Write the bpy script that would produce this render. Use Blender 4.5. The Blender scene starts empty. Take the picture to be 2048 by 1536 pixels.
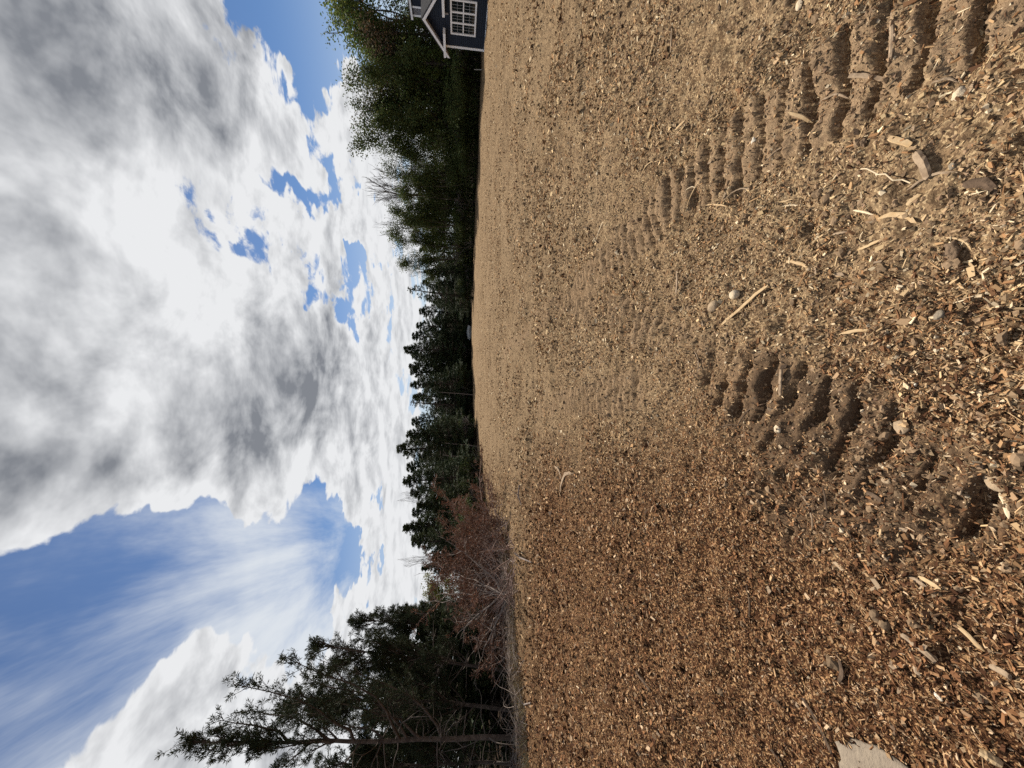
import bpy, math, random
import numpy as np
from mathutils import Vector, Matrix

SC = bpy.context.scene
COL = SC.collection
R = math.radians
rng = np.random.default_rng(7)
random.seed(7)

# ------------------------------------------------------------------ camera
EYE = 1.6
PITCH = R(8.07)
FOC = 769.0                       # focal length measured in photo pixels (2048 across)
cam_d = bpy.data.cameras.new('camera')
cam_d.sensor_fit = 'HORIZONTAL'
cam_d.sensor_width = 36.0
cam_d.lens = FOC / 2048 * 36.0
cam_d.clip_start = 0.05
cam_d.clip_end = 3000
cam = bpy.data.objects.new('camera', cam_d)
COL.objects.link(cam)
# the photograph was taken with the phone upright and is shown on its side:
# picture-left is up, picture-top is the viewer's right
fwd = Vector((0, math.cos(PITCH), -math.sin(PITCH)))
upv = Vector((0, math.sin(PITCH), math.cos(PITCH)))
cx, cy, cz = -upv, Vector((1, 0, 0)), -fwd
cam.matrix_world = Matrix(((cx.x, cy.x, cz.x, 0), (cx.y, cy.y, cz.y, 0), (cx.z, cy.z, cz.z, EYE), (0, 0, 0, 1)))
SC.camera = cam

# ------------------------------------------------------------------ sun, sky, exposure
SUN_EL, SUN_AZ = R(50), R(8)      # azimuth measured from straight ahead to the right
sun_dir = Vector((math.sin(SUN_AZ) * math.cos(SUN_EL), math.cos(SUN_AZ) * math.cos(SUN_EL), math.sin(SUN_EL)))
sd = bpy.data.lights.new('sun', 'SUN')
sd.energy = 5.0
sd.angle = R(0.53)
sd.color = (1.0, 0.93, 0.83)
sun = bpy.data.objects.new('sun', sd)
COL.objects.link(sun)
sun.rotation_euler = sun_dir.to_track_quat('Z', 'Y').to_euler()
sun.location = (0, 0, 30)
SC.view_settings.view_transform = 'Standard'
SC.view_settings.look = 'None'
SC.view_settings.exposure = 0.55
SC.view_settings.gamma = 1.0
SC.view_settings.use_curve_mapping = False
SC.cycles.max_bounces = 4
SC.cycles.diffuse_bounces = 2
SC.cycles.transparent_max_bounces = 6
SC.cycles.use_denoising = False
SKY_STRENGTH = 0.10


class NT:
    """small helper to wire shader nodes"""
    def __init__(self, tree):
        self.t = tree
    def n(self, typ, **kw):
        nd = self.t.nodes.new(typ)
        for k, v in kw.items():
            setattr(nd, k, v)
        return nd
    def put(self, sock, v):
        if isinstance(v, bpy.types.NodeSocket):
            self.t.links.new(v, sock)
        elif v is not None:
            sock.default_value = v
    def m(self, op, a, b=None, c=None, clamp=False):
        nd = self.n('ShaderNodeMath', operation=op, use_clamp=clamp)
        self.put(nd.inputs[0], a); self.put(nd.inputs[1], b); self.put(nd.inputs[2], c)
        return nd.outputs[0]
    def vm(self, op, a, b=None, out=0):
        nd = self.n('ShaderNodeVectorMath', operation=op)
        self.put(nd.inputs[0], a); self.put(nd.inputs[1], b)
        return nd.outputs[out]
    def scale(self, a, s):
        nd = self.n('ShaderNodeVectorMath', operation='SCALE')
        self.put(nd.inputs[0], a); self.put(nd.inputs[3], s)
        return nd.outputs[0]
    def step(self, v, a, b, lo=0.0, hi=1.0):
        nd = self.n('ShaderNodeMapRange', interpolation_type='SMOOTHSTEP')
        for i, x in enumerate((v, a, b, lo, hi)):
            self.put(nd.inputs[i], x)
        return nd.outputs[0]
    def mix(self, f, a, b, blend='MIX'):
        nd = self.n('ShaderNodeMix', data_type='RGBA', blend_type=blend)
        self.put(nd.inputs[0], f); self.put(nd.inputs[6], a); self.put(nd.inputs[7], b)
        return nd.outputs[2]
    def noise(self, vec, scale, detail=4.0, rough=0.5, dist=0.0, lac=2.0, color=False, dims='3D'):
        nd = self.n('ShaderNodeTexNoise', noise_dimensions=dims)
        self.put(nd.inputs['Vector'], vec)
        nd.inputs['Scale'].default_value = scale
        nd.inputs['Detail'].default_value = detail
        nd.inputs['Roughness'].default_value = rough
        nd.inputs['Distortion'].default_value = dist
        nd.inputs['Lacunarity'].default_value = lac
        return nd.outputs[1 if color else 0]
    def xyz(self, x, y, z):
        nd = self.n('ShaderNodeCombineXYZ')
        self.put(nd.inputs[0], x); self.put(nd.inputs[1], y); self.put(nd.inputs[2], z)
        return nd.outputs[0]


def ray(px, py):
    """direction in the place seen at a photo pixel (per unit of depth)"""
    u = (1024 - px) / FOC
    r = (768 - py) / FOC
    c, s = math.cos(PITCH), math.sin(PITCH)
    return np.array((r, c + s * u, -s + c * u))


def at(px, py, Y):
    d = ray(px, py)
    p = d * (Y / d[1])
    return np.array((p[0], Y, p[2] + EYE))


def gp(px, py, z=0.0):
    d = ray(px, py)
    t = (EYE - z) / -d[2]
    return np.array((d[0] * t, d[1] * t, z))


world = bpy.data.worlds.new('World')
SC.world = world
world.use_nodes = True
wt = world.node_tree
wt.nodes.clear()
w = NT(wt)
gen = w.n('ShaderNodeTexCoord').outputs['Generated']
sky = w.n('ShaderNodeTexSky', sky_type='NISHITA')
sky.sun_disc = False
sky.sun_elevation = SUN_EL
sky.sun_rotation = SUN_AZ          # the node's zero is straight ahead (+Y), turning towards +X
sky.altitude = 200
sky.air_density = 1.0
sky.dust_density = 0.4
sky.ozone_density = 2.5
sep = w.n('ShaderNodeSeparateXYZ')
w.put(sep.inputs[0], gen)
dz = w.m('ADD', w.m('MAXIMUM', sep.outputs[2], 0.0), 0.13)
P = w.xyz(w.m('DIVIDE', sep.outputs[0], dz), w.m('DIVIDE', sep.outputs[1], dz), 0.35)
# where the cloud banks and the clear gaps lie, by compass direction and height
banks = [(120, 300, 6, 36, .40), (430, 780, 4, 24, .55), (60, 800, 4, 26, .42), (230, 40, 6, 28, .60),
         (640, 770, 2, 12, .45), (640, 230, 1, 11, .75), (330, 1000, 2, 16, .36), (60, 1030, 2, 12, .45), (560, 950, 1, 10, .40),
         (90, 1300, 3, 18, -.95), (300, 1170, 1, 12, -.40), (570, 10, 1, 13, -1.15), (640, 100, 1, 6, -.45), (705, 330, 1, 8, -.75), (650, 395, 1, 7, -.42), (600, 320, 1, 6, -.34),
         (540, 450, 1, 8, -.42), (470, 560, 1, 7, -.30), (430, 230, 1, 6, -.26), (400, 330, 1, 6, -.16), (600, 1120, 3, 17, -.80), (680, 570, 1, 7, -.62), (380, 430, 1, 8, -.25),
         (500, 1460, 2, 16, .85), (330, 1540, 2, 15, .60), (690, 425, 1, 5, .65), (610, 520, 1, 7, .45),
         (760, 900, 1, 10, .45), (790, 640, 1, 11, .36), (800, 1010, 1, 9, .55), (795, 1130, 1, 9, .60), (740, 1050, 1, 7, .50), (800, 1230, 1, 8, .45), (770, 400, 1, 8, .4), (480, 1190, 1, 14, -.35)]
wob = w.noise(P, 2.2, 4.0, 0.55, color=True, dims='2D')
wdir = w.vm('ADD', gen, w.scale(w.vm('SUBTRACT', wob, (.5, .5, .5)), 0.30))
wdir = w.vm('NORMALIZE', wdir)
bank = None
for (px, py, a, b, wt_) in banks:
    d = ray(px, py); d /= np.linalg.norm(d)
    dt = w.vm('DOT_PRODUCT', wdir, tuple(d), out=1)
    g = w.step(dt, math.cos(R(b)), math.cos(R(a)), 0.0, wt_)
    bank = g if bank is None else w.m('ADD', bank, g)
body = w.noise(P, 1.45, 7.0, 0.56, 0.2, dims='2D')
dens = w.m('ADD', w.m('MULTIPLY_ADD', body, 2.1, -0.98), bank)
fine = w.noise(P, 5.5, 6.0, 0.62, 0.3, dims='2D')
dens = w.m('MULTIPLY_ADD', w.m('SUBTRACT', fine, 0.5), 0.95, dens)
cover = w.step(dens, 0.0, 0.20)
# light and dark of the cloud underside: thickness, plus relief towards the sun
Psun = w.vm('ADD', P, (0.03, 0.10, 0.0))
relief = w.m('SUBTRACT', w.noise(P, 3.0, 5.0, 0.58, 0.2, dims='2D'), w.noise(Psun, 3.0, 5.0, 0.58, 0.2, dims='2D'))
lump = w.noise(w.vm('ADD', P, (3.7, 1.9, 0.0)), 1.7, 4.0, 0.5, 0.3, dims='2D')
heavy = None
for (px, py, a, b, wt_) in ((630, 740, 1, 12, .46), (420, 810, 1, 11, .26), (260, 50, 3, 16, .50), (60, 620, 2, 9, .42), (90, 880, 2, 11, .45), (560, 860, 1, 9, .2), (250, 600, 4, 16, -.18)):
    d = ray(px, py); d /= np.linalg.norm(d)
    g = w.step(w.vm('DOT_PRODUCT', wdir, tuple(d), out=1), math.cos(R(b)), math.cos(R(a)), 0.0, wt_)
    heavy = g if heavy is None else w.m('ADD', heavy, g)
thick = w.step(w.m('ADD', heavy, w.m('MULTIPLY_ADD', w.m('SUBTRACT', lump, 0.54), 1.9, w.m('MULTIPLY', dens, 0.34))), -0.12, 1.55)
shade = w.m('MULTIPLY_ADD', relief, -1.9, w.m('MULTIPLY_ADD', w.m('SUBTRACT', fine, 0.5), 0.25, thick), clamp=True)
shade = w.m('MULTIPLY', shade, w.step(sep.outputs[2], 0.02, 0.30, 0.45, 1.0))
grey = w.mix(shade, (.86, .87, .885, 1), (.235, .25, .28, 1))
# thin high cloud drawn out in streaks
ca, sa = math.cos(R(-14)), math.sin(R(-14))
px_, py_ = w.m('DIVIDE', sep.outputs[0], dz), w.m('DIVIDE', sep.outputs[1], dz)
u_ = w.m('ADD', w.m('MULTIPLY', px_, ca), w.m('MULTIPLY', py_, -sa))
v_ = w.m('ADD', w.m('MULTIPLY', px_, sa), w.m('MULTIPLY', py_, ca))
streak = w.noise(w.xyz(w.m('MULTIPLY', u_, 2.1), w.m('MULTIPLY', v_, 0.55), 4.0), 1.0, 7.0, 0.64, 0.25, dims='2D')
cd = ray(310, 1370); cd /= np.linalg.norm(cd)
near_left = w.step(w.vm('DOT_PRODUCT', gen, tuple(cd), out=1), math.cos(R(30)), math.cos(R(4)), -0.16, 0.30)
cb = ray(70, 1240); cb /= np.linalg.norm(cb)
near_left = w.m('ADD', near_left, w.step(w.vm('DOT_PRODUCT', gen, tuple(cb), out=1), math.cos(R(17)), math.cos(R(4)), 0.0, -0.30))
cirrus = w.step(w.m('ADD', w.m('MULTIPLY_ADD', streak, 1.05, w.m('MULTIPLY', lump, 0.35)), near_left), 0.64, 1.16, 0.0, 0.92)
haze_low = w.step(sep.outputs[2], 0.34, 0.02, 0.0, 0.62)
cs = 1.0 / SKY_STRENGTH
thin = w.m('MAXIMUM', cirrus, haze_low)
skyc = w.mix(1.0, sky.outputs[0], (0.56, 0.70, 0.86, 1), 'MULTIPLY')
c1 = w.mix(thin, skyc, (.80 * cs, .84 * cs, .88 * cs, 1))
c2 = w.mix(cover, c1, w.scale(grey, cs))
bg = w.n('ShaderNodeBackground')
w.put(bg.inputs[0], c2)
bg.inputs[1].default_value = SKY_STRENGTH * 0.66
wo = w.n('ShaderNodeOutputWorld')
w.put(wo.inputs[0], bg.outputs[0])
world.cycles.sampling_method = 'MANUAL'
world.cycles.sample_map_resolution = 512

# ------------------------------------------------------------------ helpers
MATS = {}


def material(name, base, rough=0.85, tint=False, noise=None, bump=None, trans=0.0, spec=0.08, metal=0.0, coord='Object'):
    """base colour, optional per-piece tint attribute, optional (scale, colour) mottling, optional bump (scale, dist)"""
    if name in MATS:
        return MATS[name]
    m = bpy.data.materials.new(name)
    m.use_nodes = True
    t = NT(m.node_tree)
    t.t.nodes.clear()
    out = t.n('ShaderNodeOutputMaterial')
    p = t.n('ShaderNodeBsdfPrincipled')
    p.inputs['Roughness'].default_value = rough
    p.inputs['Specular IOR Level'].default_value = spec
    p.inputs['Metallic'].default_value = metal
    c = (*base, 1)
    tc = t.n('ShaderNodeTexCoord').outputs[coord]
    if noise:
        f = t.step(t.noise(tc, noise[0], 5.0, 0.6), 0.35, 0.68)
        c = t.mix(f, c, (*noise[1], 1))
    if tint:
        at_ = t.n('ShaderNodeAttribute', attribute_name='tint')
        c = t.mix(1.0, c, at_.outputs['Color'], 'MULTIPLY')
    t.put(p.inputs['Base Color'], c)
    if bump:
        b = t.n('ShaderNodeBump')
        b.inputs['Strength'].default_value = 1.0
        b.inputs['Distance'].default_value = bump[1]
        t.put(b.inputs['Height'], t.noise(tc, bump[0], 6.0, 0.6))
        t.put(p.inputs['Normal'], b.outputs[0])
    if trans > 0:
        tr = t.n('ShaderNodeBsdfTranslucent')
        t.put(tr.inputs[0], c)
        mx = t.n('ShaderNodeMixShader')
        mx.inputs[0].default_value = trans
        t.put(mx.inputs[1], p.outputs[0]); t.put(mx.inputs[2], tr.outputs[0])
        t.put(out.inputs[0], mx.outputs[0])
    else:
        t.put(out.inputs[0], p.outputs[0])
    MATS[name] = m
    return m


class Mesh:
    """collects tubes, boxes and leaf blades, and links them as one mesh object"""
    def __init__(self):
        self.v, self.q, self.t, self.c, self.n = [], [], [], [], 0
    def add(self, V, Q=None, T=None, col=None):
        V = np.asarray(V, float).reshape(-1, 3)
        if Q is not None and len(Q):
            self.q.append(np.asarray(Q, int) + self.n)
        if T is not None and len(T):
            self.t.append(np.asarray(T, int) + self.n)
        self.v.append(V)
        c = np.ones((len(V), 3)) if col is None else np.broadcast_to(np.asarray(col, float), (len(V), 3))
        self.c.append(c)
        self.n += len(V)
    def tube(self, pts, rad, sides=5, col=None, cap=True):
        pts = np.asarray(pts, float)
        k = len(pts)
        rad = np.broadcast_to(np.asarray(rad, float), (k,))
        tg = np.gradient(pts, axis=0)
        tg /= np.linalg.norm(tg, axis=1)[:, None] + 1e-9
        ref = np.array((0.31, 0.17, 0.93)) if abs(tg[0, 2]) < 0.8 else np.array((0.94, 0.3, 0.1))
        a = np.cross(tg, ref); a /= np.linalg.norm(a, axis=1)[:, None] + 1e-9
        b = np.cross(tg, a)
        th = np.arange(sides) * 2 * np.pi / sides
        V = pts[:, None, :] + rad[:, None, None] * (np.cos(th)[None, :, None] * a[:, None, :] + np.sin(th)[None, :, None] * b[:, None, :])
        V = V.reshape(-1, 3)
        i = np.arange(k - 1)[:, None] * sides
        j = np.arange(sides)[None, :]
        jn = (j + 1) % sides
        Q = np.stack([i + j, i + jn, i + sides + jn, i + sides + j], -1).reshape(-1, 4)
        T = []
        if cap:
            e = (k - 1) * sides
            T = [(e, e + s, e + s + 1) for s in range(1, sides - 1)] + [(0, s + 1, s) for s in range(1, sides - 1)]
        self.add(V, Q, T, col)
    def box(self, lo, hi, col=None):
        x0, y0, z0 = lo; x1, y1, z1 = hi
        V = [(x0, y0, z0), (x1, y0, z0), (x1, y1, z0), (x0, y1, z0), (x0, y0, z1), (x1, y0, z1), (x1, y1, z1), (x0, y1, z1)]
        self.add(V, [(0, 3, 2, 1), (4, 5, 6, 7), (0, 1, 5, 4), (1, 2, 6, 5), (2, 3, 7, 6), (3, 0, 4, 7)], None, col)
    def prism(self, poly, axis, a, b, col=None):
        """extrude a polygon given in the two other axes from a to b along axis"""
        n = len(poly)
        V = []
        for s in (a, b):
            for (p, q) in poly:
                c = [p, q]; c.insert(axis, s); V.append(c)
        Q = [(i, (i + 1) % n, n + (i + 1) % n, n + i) for i in range(n)]
        T = [(0, i + 1, i) for i in range(1, n - 1)] + [(n, n + i, n + i + 1) for i in range(1, n - 1)]
        self.add(V, Q, T, col)
    def blades(self, Pn, D, L, W, col=None, fold=0.0):
        """diamond leaf blades: root Pn, direction D, length L, width W"""
        n = len(Pn)
        D = D / (np.linalg.norm(D, axis=1)[:, None] + 1e-9)
        r = rng.normal(size=(n, 3))
        S = np.cross(D, r); S /= np.linalg.norm(S, axis=1)[:, None] + 1e-9
        L = np.broadcast_to(L, (n,))[:, None]; W = np.broadcast_to(W, (n,))[:, None]
        m = Pn + D * L * 0.45
        V = np.stack([Pn, m + S * W * 0.5, Pn + D * L, m - S * W * 0.5], 1).reshape(-1, 3)
        Q = np.arange(n * 4).reshape(n, 4)
        c = None if col is None else np.repeat(np.broadcast_to(col, (n, 3)), 4, axis=0)
        self.add(V, Q, None, c)
    def data(self, name, mat, smooth=False):
        V = np.concatenate(self.v) if self.v else np.zeros((0, 3))
        q = np.concatenate(self.q) if self.q else np.zeros((0, 4), int)
        t = np.concatenate(self.t) if self.t else np.zeros((0, 3), int)
        me = bpy.data.meshes.new(name)
        me.vertices.add(len(V)); me.vertices.foreach_set('co', V.ravel())
        nl = q.size + t.size
        me.loops.add(nl)
        me.loops.foreach_set('vertex_index', np.concatenate([q.ravel(), t.ravel()]))
        st = np.concatenate([np.arange(len(q)) * 4, q.size + np.arange(len(t)) * 3])
        me.polygons.add(len(st))
        me.polygons.foreach_set('loop_start', st)
        C = np.concatenate(self.c)
        a = me.color_attributes.new('tint', 'FLOAT_COLOR', 'POINT')
        a.data.foreach_set('color', np.concatenate([C, np.ones((len(C), 1))], 1).ravel())
        me.materials.append(mat)
        me.update(); me.validate()
        if not smooth:
            me.shade_flat()
        return me
    def build(self, name, mat, parent=None, loc=None, smooth=False):
        o = bpy.data.objects.new(name, self.data(name, mat, smooth))
        COL.objects.link(o)
        if parent is not None:
            o.parent = parent
        if loc is not None:
            o.location = loc
        return o


def tag(o, label=None, cat=None, group=None, kind=None):
    if label: o['label'] = label
    if cat: o['category'] = cat
    if group: o['group'] = group
    if kind: o['kind'] = kind
    return o


def empty(name, loc, rz=0.0):
    o = bpy.data.objects.new(name, None)
    o.empty_display_size = 0.2
    COL.objects.link(o)
    o.location = loc
    o.rotation_euler = (0, 0, rz)
    return o


def copy_tree(o, parent=None):
    c = o.copy()
    COL.objects.link(c)
    c.parent = parent
    for ch in list(o.children):
        copy_tree(ch, c)
    return c


def hash2(ix, iy, seed):
    h = (ix.astype(np.int64) * 374761393 + iy.astype(np.int64) * 668265263 + seed * 974634777) & 0xffffffff
    h = ((h ^ (h >> 13)) * 1274126177) & 0xffffffff
    h = h ^ (h >> 16)
    return (h & 0xffff) / 65535.0


def vnoise(x, y, seed=0):
    ix, iy = np.floor(x), np.floor(y)
    fx, fy = x - ix, y - iy
    fx = fx * fx * (3 - 2 * fx); fy = fy * fy * (3 - 2 * fy)
    a = hash2(ix, iy, seed); b = hash2(ix + 1, iy, seed); c = hash2(ix, iy + 1, seed); d = hash2(ix + 1, iy + 1, seed)
    return (a + (b - a) * fx) * (1 - fy) + (c + (d - c) * fx) * fy - 0.5


def fbm(x, y, seed=0, octs=4, gain=0.5):
    s = 0; a = 1.0
    for k in range(octs):
        s = s + a * vnoise(x * 2 ** k + 17.3 * k, y * 2 ** k - 9.1 * k, seed + k)
        a *= gain
    return s


def sstep(x, a, b):
    t = np.clip((x - a) / (b - a), 0, 1)
    return t * t * (3 - 2 * t)


# ------------------------------------------------------------------ terrain
EDGE_PX = [(1068, 1536), (1062, 1475), (1056, 1400), (1048, 1330), (1040, 1250), (1036, 1180), (1030, 1120), (1006, 1090), (986, 1062),
           (975, 1030), (966, 964), (955, 900), (946, 800), (943, 665), (947, 530), (951, 400), (958, 250), (963, 138)]
EDGE = [gp(*p)[:2] for p in EDGE_PX]
CLEAR = np.array([(-16, 4.0), (-11, 6.4)] + [tuple(e) for e in EDGE] + [(30, 26), (40, 10), (40, -30), (-30, -30), (-30, 0)])


def edge_dist(X, Y):
    """distance to the edge of the cleared field, positive outside it (in the woods)"""
    X = np.asarray(X, float); Y = np.asarray(Y, float)
    best = np.full(X.shape, 1e9)
    inside = np.zeros(X.shape, bool)
    n = len(CLEAR)
    for i in range(n):
        ax, ay = CLEAR[i]; bx, by = CLEAR[(i + 1) % n]
        dx, dy = bx - ax, by - ay
        t = np.clip(((X - ax) * dx + (Y - ay) * dy) / (dx * dx + dy * dy), 0, 1)
        best = np.minimum(best, np.hypot(X - ax - t * dx, Y - ay - t * dy))
        cr = ((ay > Y) != (by > Y)) & (X < dx * (Y - ay) / (dy if abs(dy) > 1e-9 else 1e-9) + ax)
        inside ^= cr
    return np.where(inside, -best, best)


def mulch_mask(X, Y):
    """1 on the red-brown chip mulch at the left, 0 on the tan soil"""
    # boundary runs from the near foreground out to the brush pile
    s = (X + 0.05 + 0.20 * Y) + 0.9 * fbm(X * 0.8, Y * 0.8, 41, 4)
    far = sstep(Y, 10.5, 6.5)
    return sstep(-s, -1.0, 1.0) * (0.25 + 0.75 * far)


TRACKS = [([(-.35, .9), (-.2, 1.4), (.16, 2.36), (.7, 3.7), (1.25, 5.6)], .22, .150, .036, 1.0),
          ([(1.18, .6), (1.24, 1.2), (1.38, 2.2), (1.33, 3.7), (1.3, 6.5), (1.0, 14)], .23, .148, .040, 1.0),
          ([(-.05, 3.2), (-.2, 4.6), (-.45, 8.0)], .22, .150, .040, 0.9)]


def treads(X, Y):
    h = np.zeros_like(X); m_all = np.zeros_like(X)
    keep = (.25 + .75 * sstep(fbm(X * 1.1, Y * 1.1, 79, 3), -.38, -.12)) * (.5 + .5 * sstep(fbm(X * 5, Y * 5, 78, 2), -.35, .05))
    wv = 0.025 * vnoise(X * 6, Y * 6, 3) + .05 * vnoise(X * 1.1, Y * 1.1, 4)
    for (pts, hw, sp, dep, amt) in TRACKS:
        acc = 0.0
        for (a, b) in zip(pts[:-1], pts[1:]):
            dx, dy = b[0] - a[0], b[1] - a[1]
            L = math.hypot(dx, dy)
            t = ((X - a[0]) * dx + (Y - a[1]) * dy) / L
            v = ((X - a[0]) * dy - (Y - a[1]) * dx) / L
            m = (t >= 0) & (t < L)
            w_ = sstep(hw - np.abs(v) + .05 * vnoise(X * 9, Y * 9, 6), -.01, .045) * m
            ph = (t + acc + wv) / sp
            s = np.abs((ph % 1.0) - 0.5) * 2
            bar = sstep(s, 0.22, 0.38)
            h += w_ * keep * amt * dep * (bar - 0.88)
            m_all = np.maximum(m_all, w_ * keep * amt * bar)
            acc += L
    return h, m_all


def churned(X, Y):
    """the damp, broken soil by the foot of the mulch"""
    e = ((X + .34) / .42) ** 2 + ((Y - 1.55) / .55) ** 2 + 1.6 * fbm(X * 2.6, Y * 2.6, 63, 3)
    return sstep(-e, -1.15, -.45)


def height(X, Y):
    X = np.asarray(X, float); Y = np.asarray(Y, float)
    d = np.hypot(X, Y)
    near = 1 / (1 + (d / 14.0) ** 2)
    h = 0.10 * fbm(X * .22, Y * .22, 1, 3) * sstep(d, 0.5, 4)
    h += 0.075 * fbm(X * .9, Y * .9, 5, 3) * (0.35 + 0.65 * near)
    h += 0.080 * fbm(X * 0.35, Y * 2.0, 9, 3) * sstep(Y, 3.5, 8)      # ruts drawn across the field
    h += 0.055 * fbm(X * 4.2, Y * 4.2, 15, 3) * near
    h += 0.034 * fbm(X * 14, Y * 14, 21, 3, .6) * near
    for (yc, x0, x1, am) in ((5.1, 1.6, 6.0, .045), (6.6, -.5, 3.5, .06), (4.1, 2.3, 5.0, .04), (8.6, -3, 6, .07)):     # thrown-up ridges beside old wheel lines
        yy = Y - yc - .25 * fbm(X * .7, X * .13, int(yc * 10), 2)
        h += am * (np.exp(-(yy / .11) ** 2) - .6 * np.exp(-((yy + .2) / .14) ** 2)) * sstep(X, x0, x0 + .8) * sstep(X, x1, x1 - 1.0) * sstep(fbm(X * 2.4, Y * 2.4, 88, 3), -.25, .2)
    h += churned(X, Y) * (0.065 * np.abs(fbm(X * 6.5, Y * 6.5, 71, 4, .6)) - .02)
    tr, _ = treads(X, Y)
    h += tr * near * (1 + .16 * np.minimum(d, 9))
    ed = edge_dist(X, Y)
    left = sstep(-X, 1.5, 4.5) * sstep(Y, 26, 16)
    h += left * (0.10 * sstep(ed, -2.5, -.5) - 0.55 * sstep(ed, -.15, 1.3))
    h += 0.25 * fbm(X * .5, Y * .5, 33, 3) * sstep(ed, 0, 3)
    h -= 0.00012 * np.maximum(d - 60, 0) ** 1.5
    return h


ang = np.concatenate([np.arange(-58, 58.01, 0.27), np.arange(62, 298.1, 4.0)])
rad_ = [0.35]
while rad_[-1] < 45: rad_.append(rad_[-1] * 1.0080)
while rad_[-1] < 1600: rad_.append(rad_[-1] * 1.07)
rad_ = np.array(rad_)
A, RR = np.meshgrid(np.radians(ang), rad_)
GX, GY = RR * np.sin(A), RR * np.cos(A)
GZ = height(GX, GY)
na, nr = len(ang), len(rad_)


def ground_z(X, Y):
    """height of the built ground sheet at given places"""
    X = np.asarray(X, float); Y = np.asarray(Y, float)
    a = np.degrees(np.arctan2(X, Y)); a = np.where(a < -58, a + 360, a)
    d = np.clip(np.hypot(X, Y), rad_[0], rad_[-1] * .999)
    ia = np.clip(np.searchsorted(ang, a, side='right') - 1, 0, na - 1)
    ib = (ia + 1) % na
    a1 = np.where(ib == 0, ang[0] + 360, ang[ib])
    fa = (a - ang[ia]) / (a1 - ang[ia])
    ir = np.clip(np.searchsorted(rad_, d, side='right') - 1, 0, nr - 2)
    fr = (d - rad_[ir]) / (rad_[ir + 1] - rad_[ir])
    return (GZ[ir, ia] * (1 - fa) + GZ[ir, ib] * fa) * (1 - fr) + (GZ[ir + 1, ia] * (1 - fa) + GZ[ir + 1, ib] * fa) * fr


def hz(x, y):
    return float(ground_z(x, y))


gv = np.stack([GX, GY, GZ], -1).reshape(-1, 3)
i = np.arange(nr - 1)[:, None] * na; j = np.arange(na)[None, :]; jn = (j + 1) % na
gq = np.stack([i + j, i + na + j, i + na + jn, i + jn], -1).reshape(-1, 4)
gq = gq[:, ::-1]
g = Mesh()
mm = mulch_mask(gv[:, 0], gv[:, 1])
_, tm = treads(gv[:, 0], gv[:, 1])
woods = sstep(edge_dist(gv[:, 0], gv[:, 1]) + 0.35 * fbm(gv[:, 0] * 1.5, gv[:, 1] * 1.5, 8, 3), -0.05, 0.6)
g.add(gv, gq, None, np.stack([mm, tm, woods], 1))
ctr = len(gv)
g.add([(0, 0, hz(0.0, 0.05))], None, None, (0, 0, 0))
g.t.append(np.array([(ctr, (k + 1) % na, k) for k in range(na)])[:, [0, 1, 2]][:, ::-1])

gm = bpy.data.materials.new('field_soil')
gm.use_nodes = True
t = NT(gm.node_tree); t.t.nodes.clear()
pos = t.n('ShaderNodeNewGeometry').outputs['Position']
zone = t.n('ShaderNodeSeparateColor')
t.put(zone.inputs[0], t.n('ShaderNodeAttribute', attribute_name='tint').outputs['Color'])
n_big = t.noise(pos, 0.55, 4, 0.55); n_mid = t.noise(pos, 5.0, 5, 0.6); n_fin = t.noise(pos, 42.0, 4, 0.65)
vor = t.n('ShaderNodeTexVoronoi', feature='F1'); t.put(vor.inputs['Vector'], pos); vor.inputs['Scale'].default_value = 120.0
vor2 = t.n('ShaderNodeTexVoronoi', feature='F1'); t.put(vor2.inputs['Vector'], pos); vor2.inputs['Scale'].default_value = 52.0
chipv = t.n('ShaderNodeSeparateColor'); t.put(chipv.inputs[0], vor.outputs['Color'])
chipw = t.n('ShaderNodeSeparateColor'); t.put(chipw.inputs[0], vor2.outputs['Color'])
soil = t.mix(t.step(n_mid, .3, .7), (.175, .112, .062, 1), (.285, .195, .115, 1))
soil = t.mix(t.step(n_big, .35, .65), soil, (.315, .222, .135, 1))
soil = t.mix(t.m('MULTIPLY', t.step(n_fin, .5, .75), .5), soil, (.42, .31, .19, 1))
soil = t.mix(t.step(chipv.outputs[0], .62, .66, 0, .75), soil, (.10, .066, .042, 1))
soil = t.mix(t.step(chipv.outputs[1], .78, .82, 0, .9), soil, (.50, .375, .225, 1))
cl_a = t.n('ShaderNodeTexVoronoi', feature='F1'); t.put(cl_a.inputs['Vector'], pos); cl_a.inputs['Scale'].default_value = 19.0  # coarse cells put the light and shade of soil clumps into the colour
clump_shade = t.n('ShaderNodeSeparateColor'); t.put(clump_shade.inputs[0], cl_a.outputs['Color'])
soil = t.mix(t.step(clump_shade.outputs[0], .70, .80, 0, .42), soil, (.105, .068, .040, 1))
soil = t.mix(t.step(clump_shade.outputs[1], .78, .86, 0, .30), soil, (.50, .38, .235, 1))
mul = t.mix(t.step(n_mid, .3, .7), (.042, .020, .011, 1), (.085, .041, .022, 1))
mul = t.mix(t.step(chipv.outputs[0], .55, .6, 0, .9), mul, (.17, .088, .044, 1))
mul = t.mix(t.step(chipv.outputs[1], .76, .8, 0, .9), mul, (.46, .29, .15, 1))
mul = t.mix(t.step(chipw.outputs[2], .88, .92, 0, .9), mul, (.028, .015, .010, 1))
bare = t.mix(t.step(n_fin, .4, .7), (.30, .21, .135, 1), (.36, .26, .165, 1))
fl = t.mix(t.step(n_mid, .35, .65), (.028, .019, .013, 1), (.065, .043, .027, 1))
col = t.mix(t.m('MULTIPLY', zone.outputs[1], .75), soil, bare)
col = t.mix(zone.outputs[0], col, mul)
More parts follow.
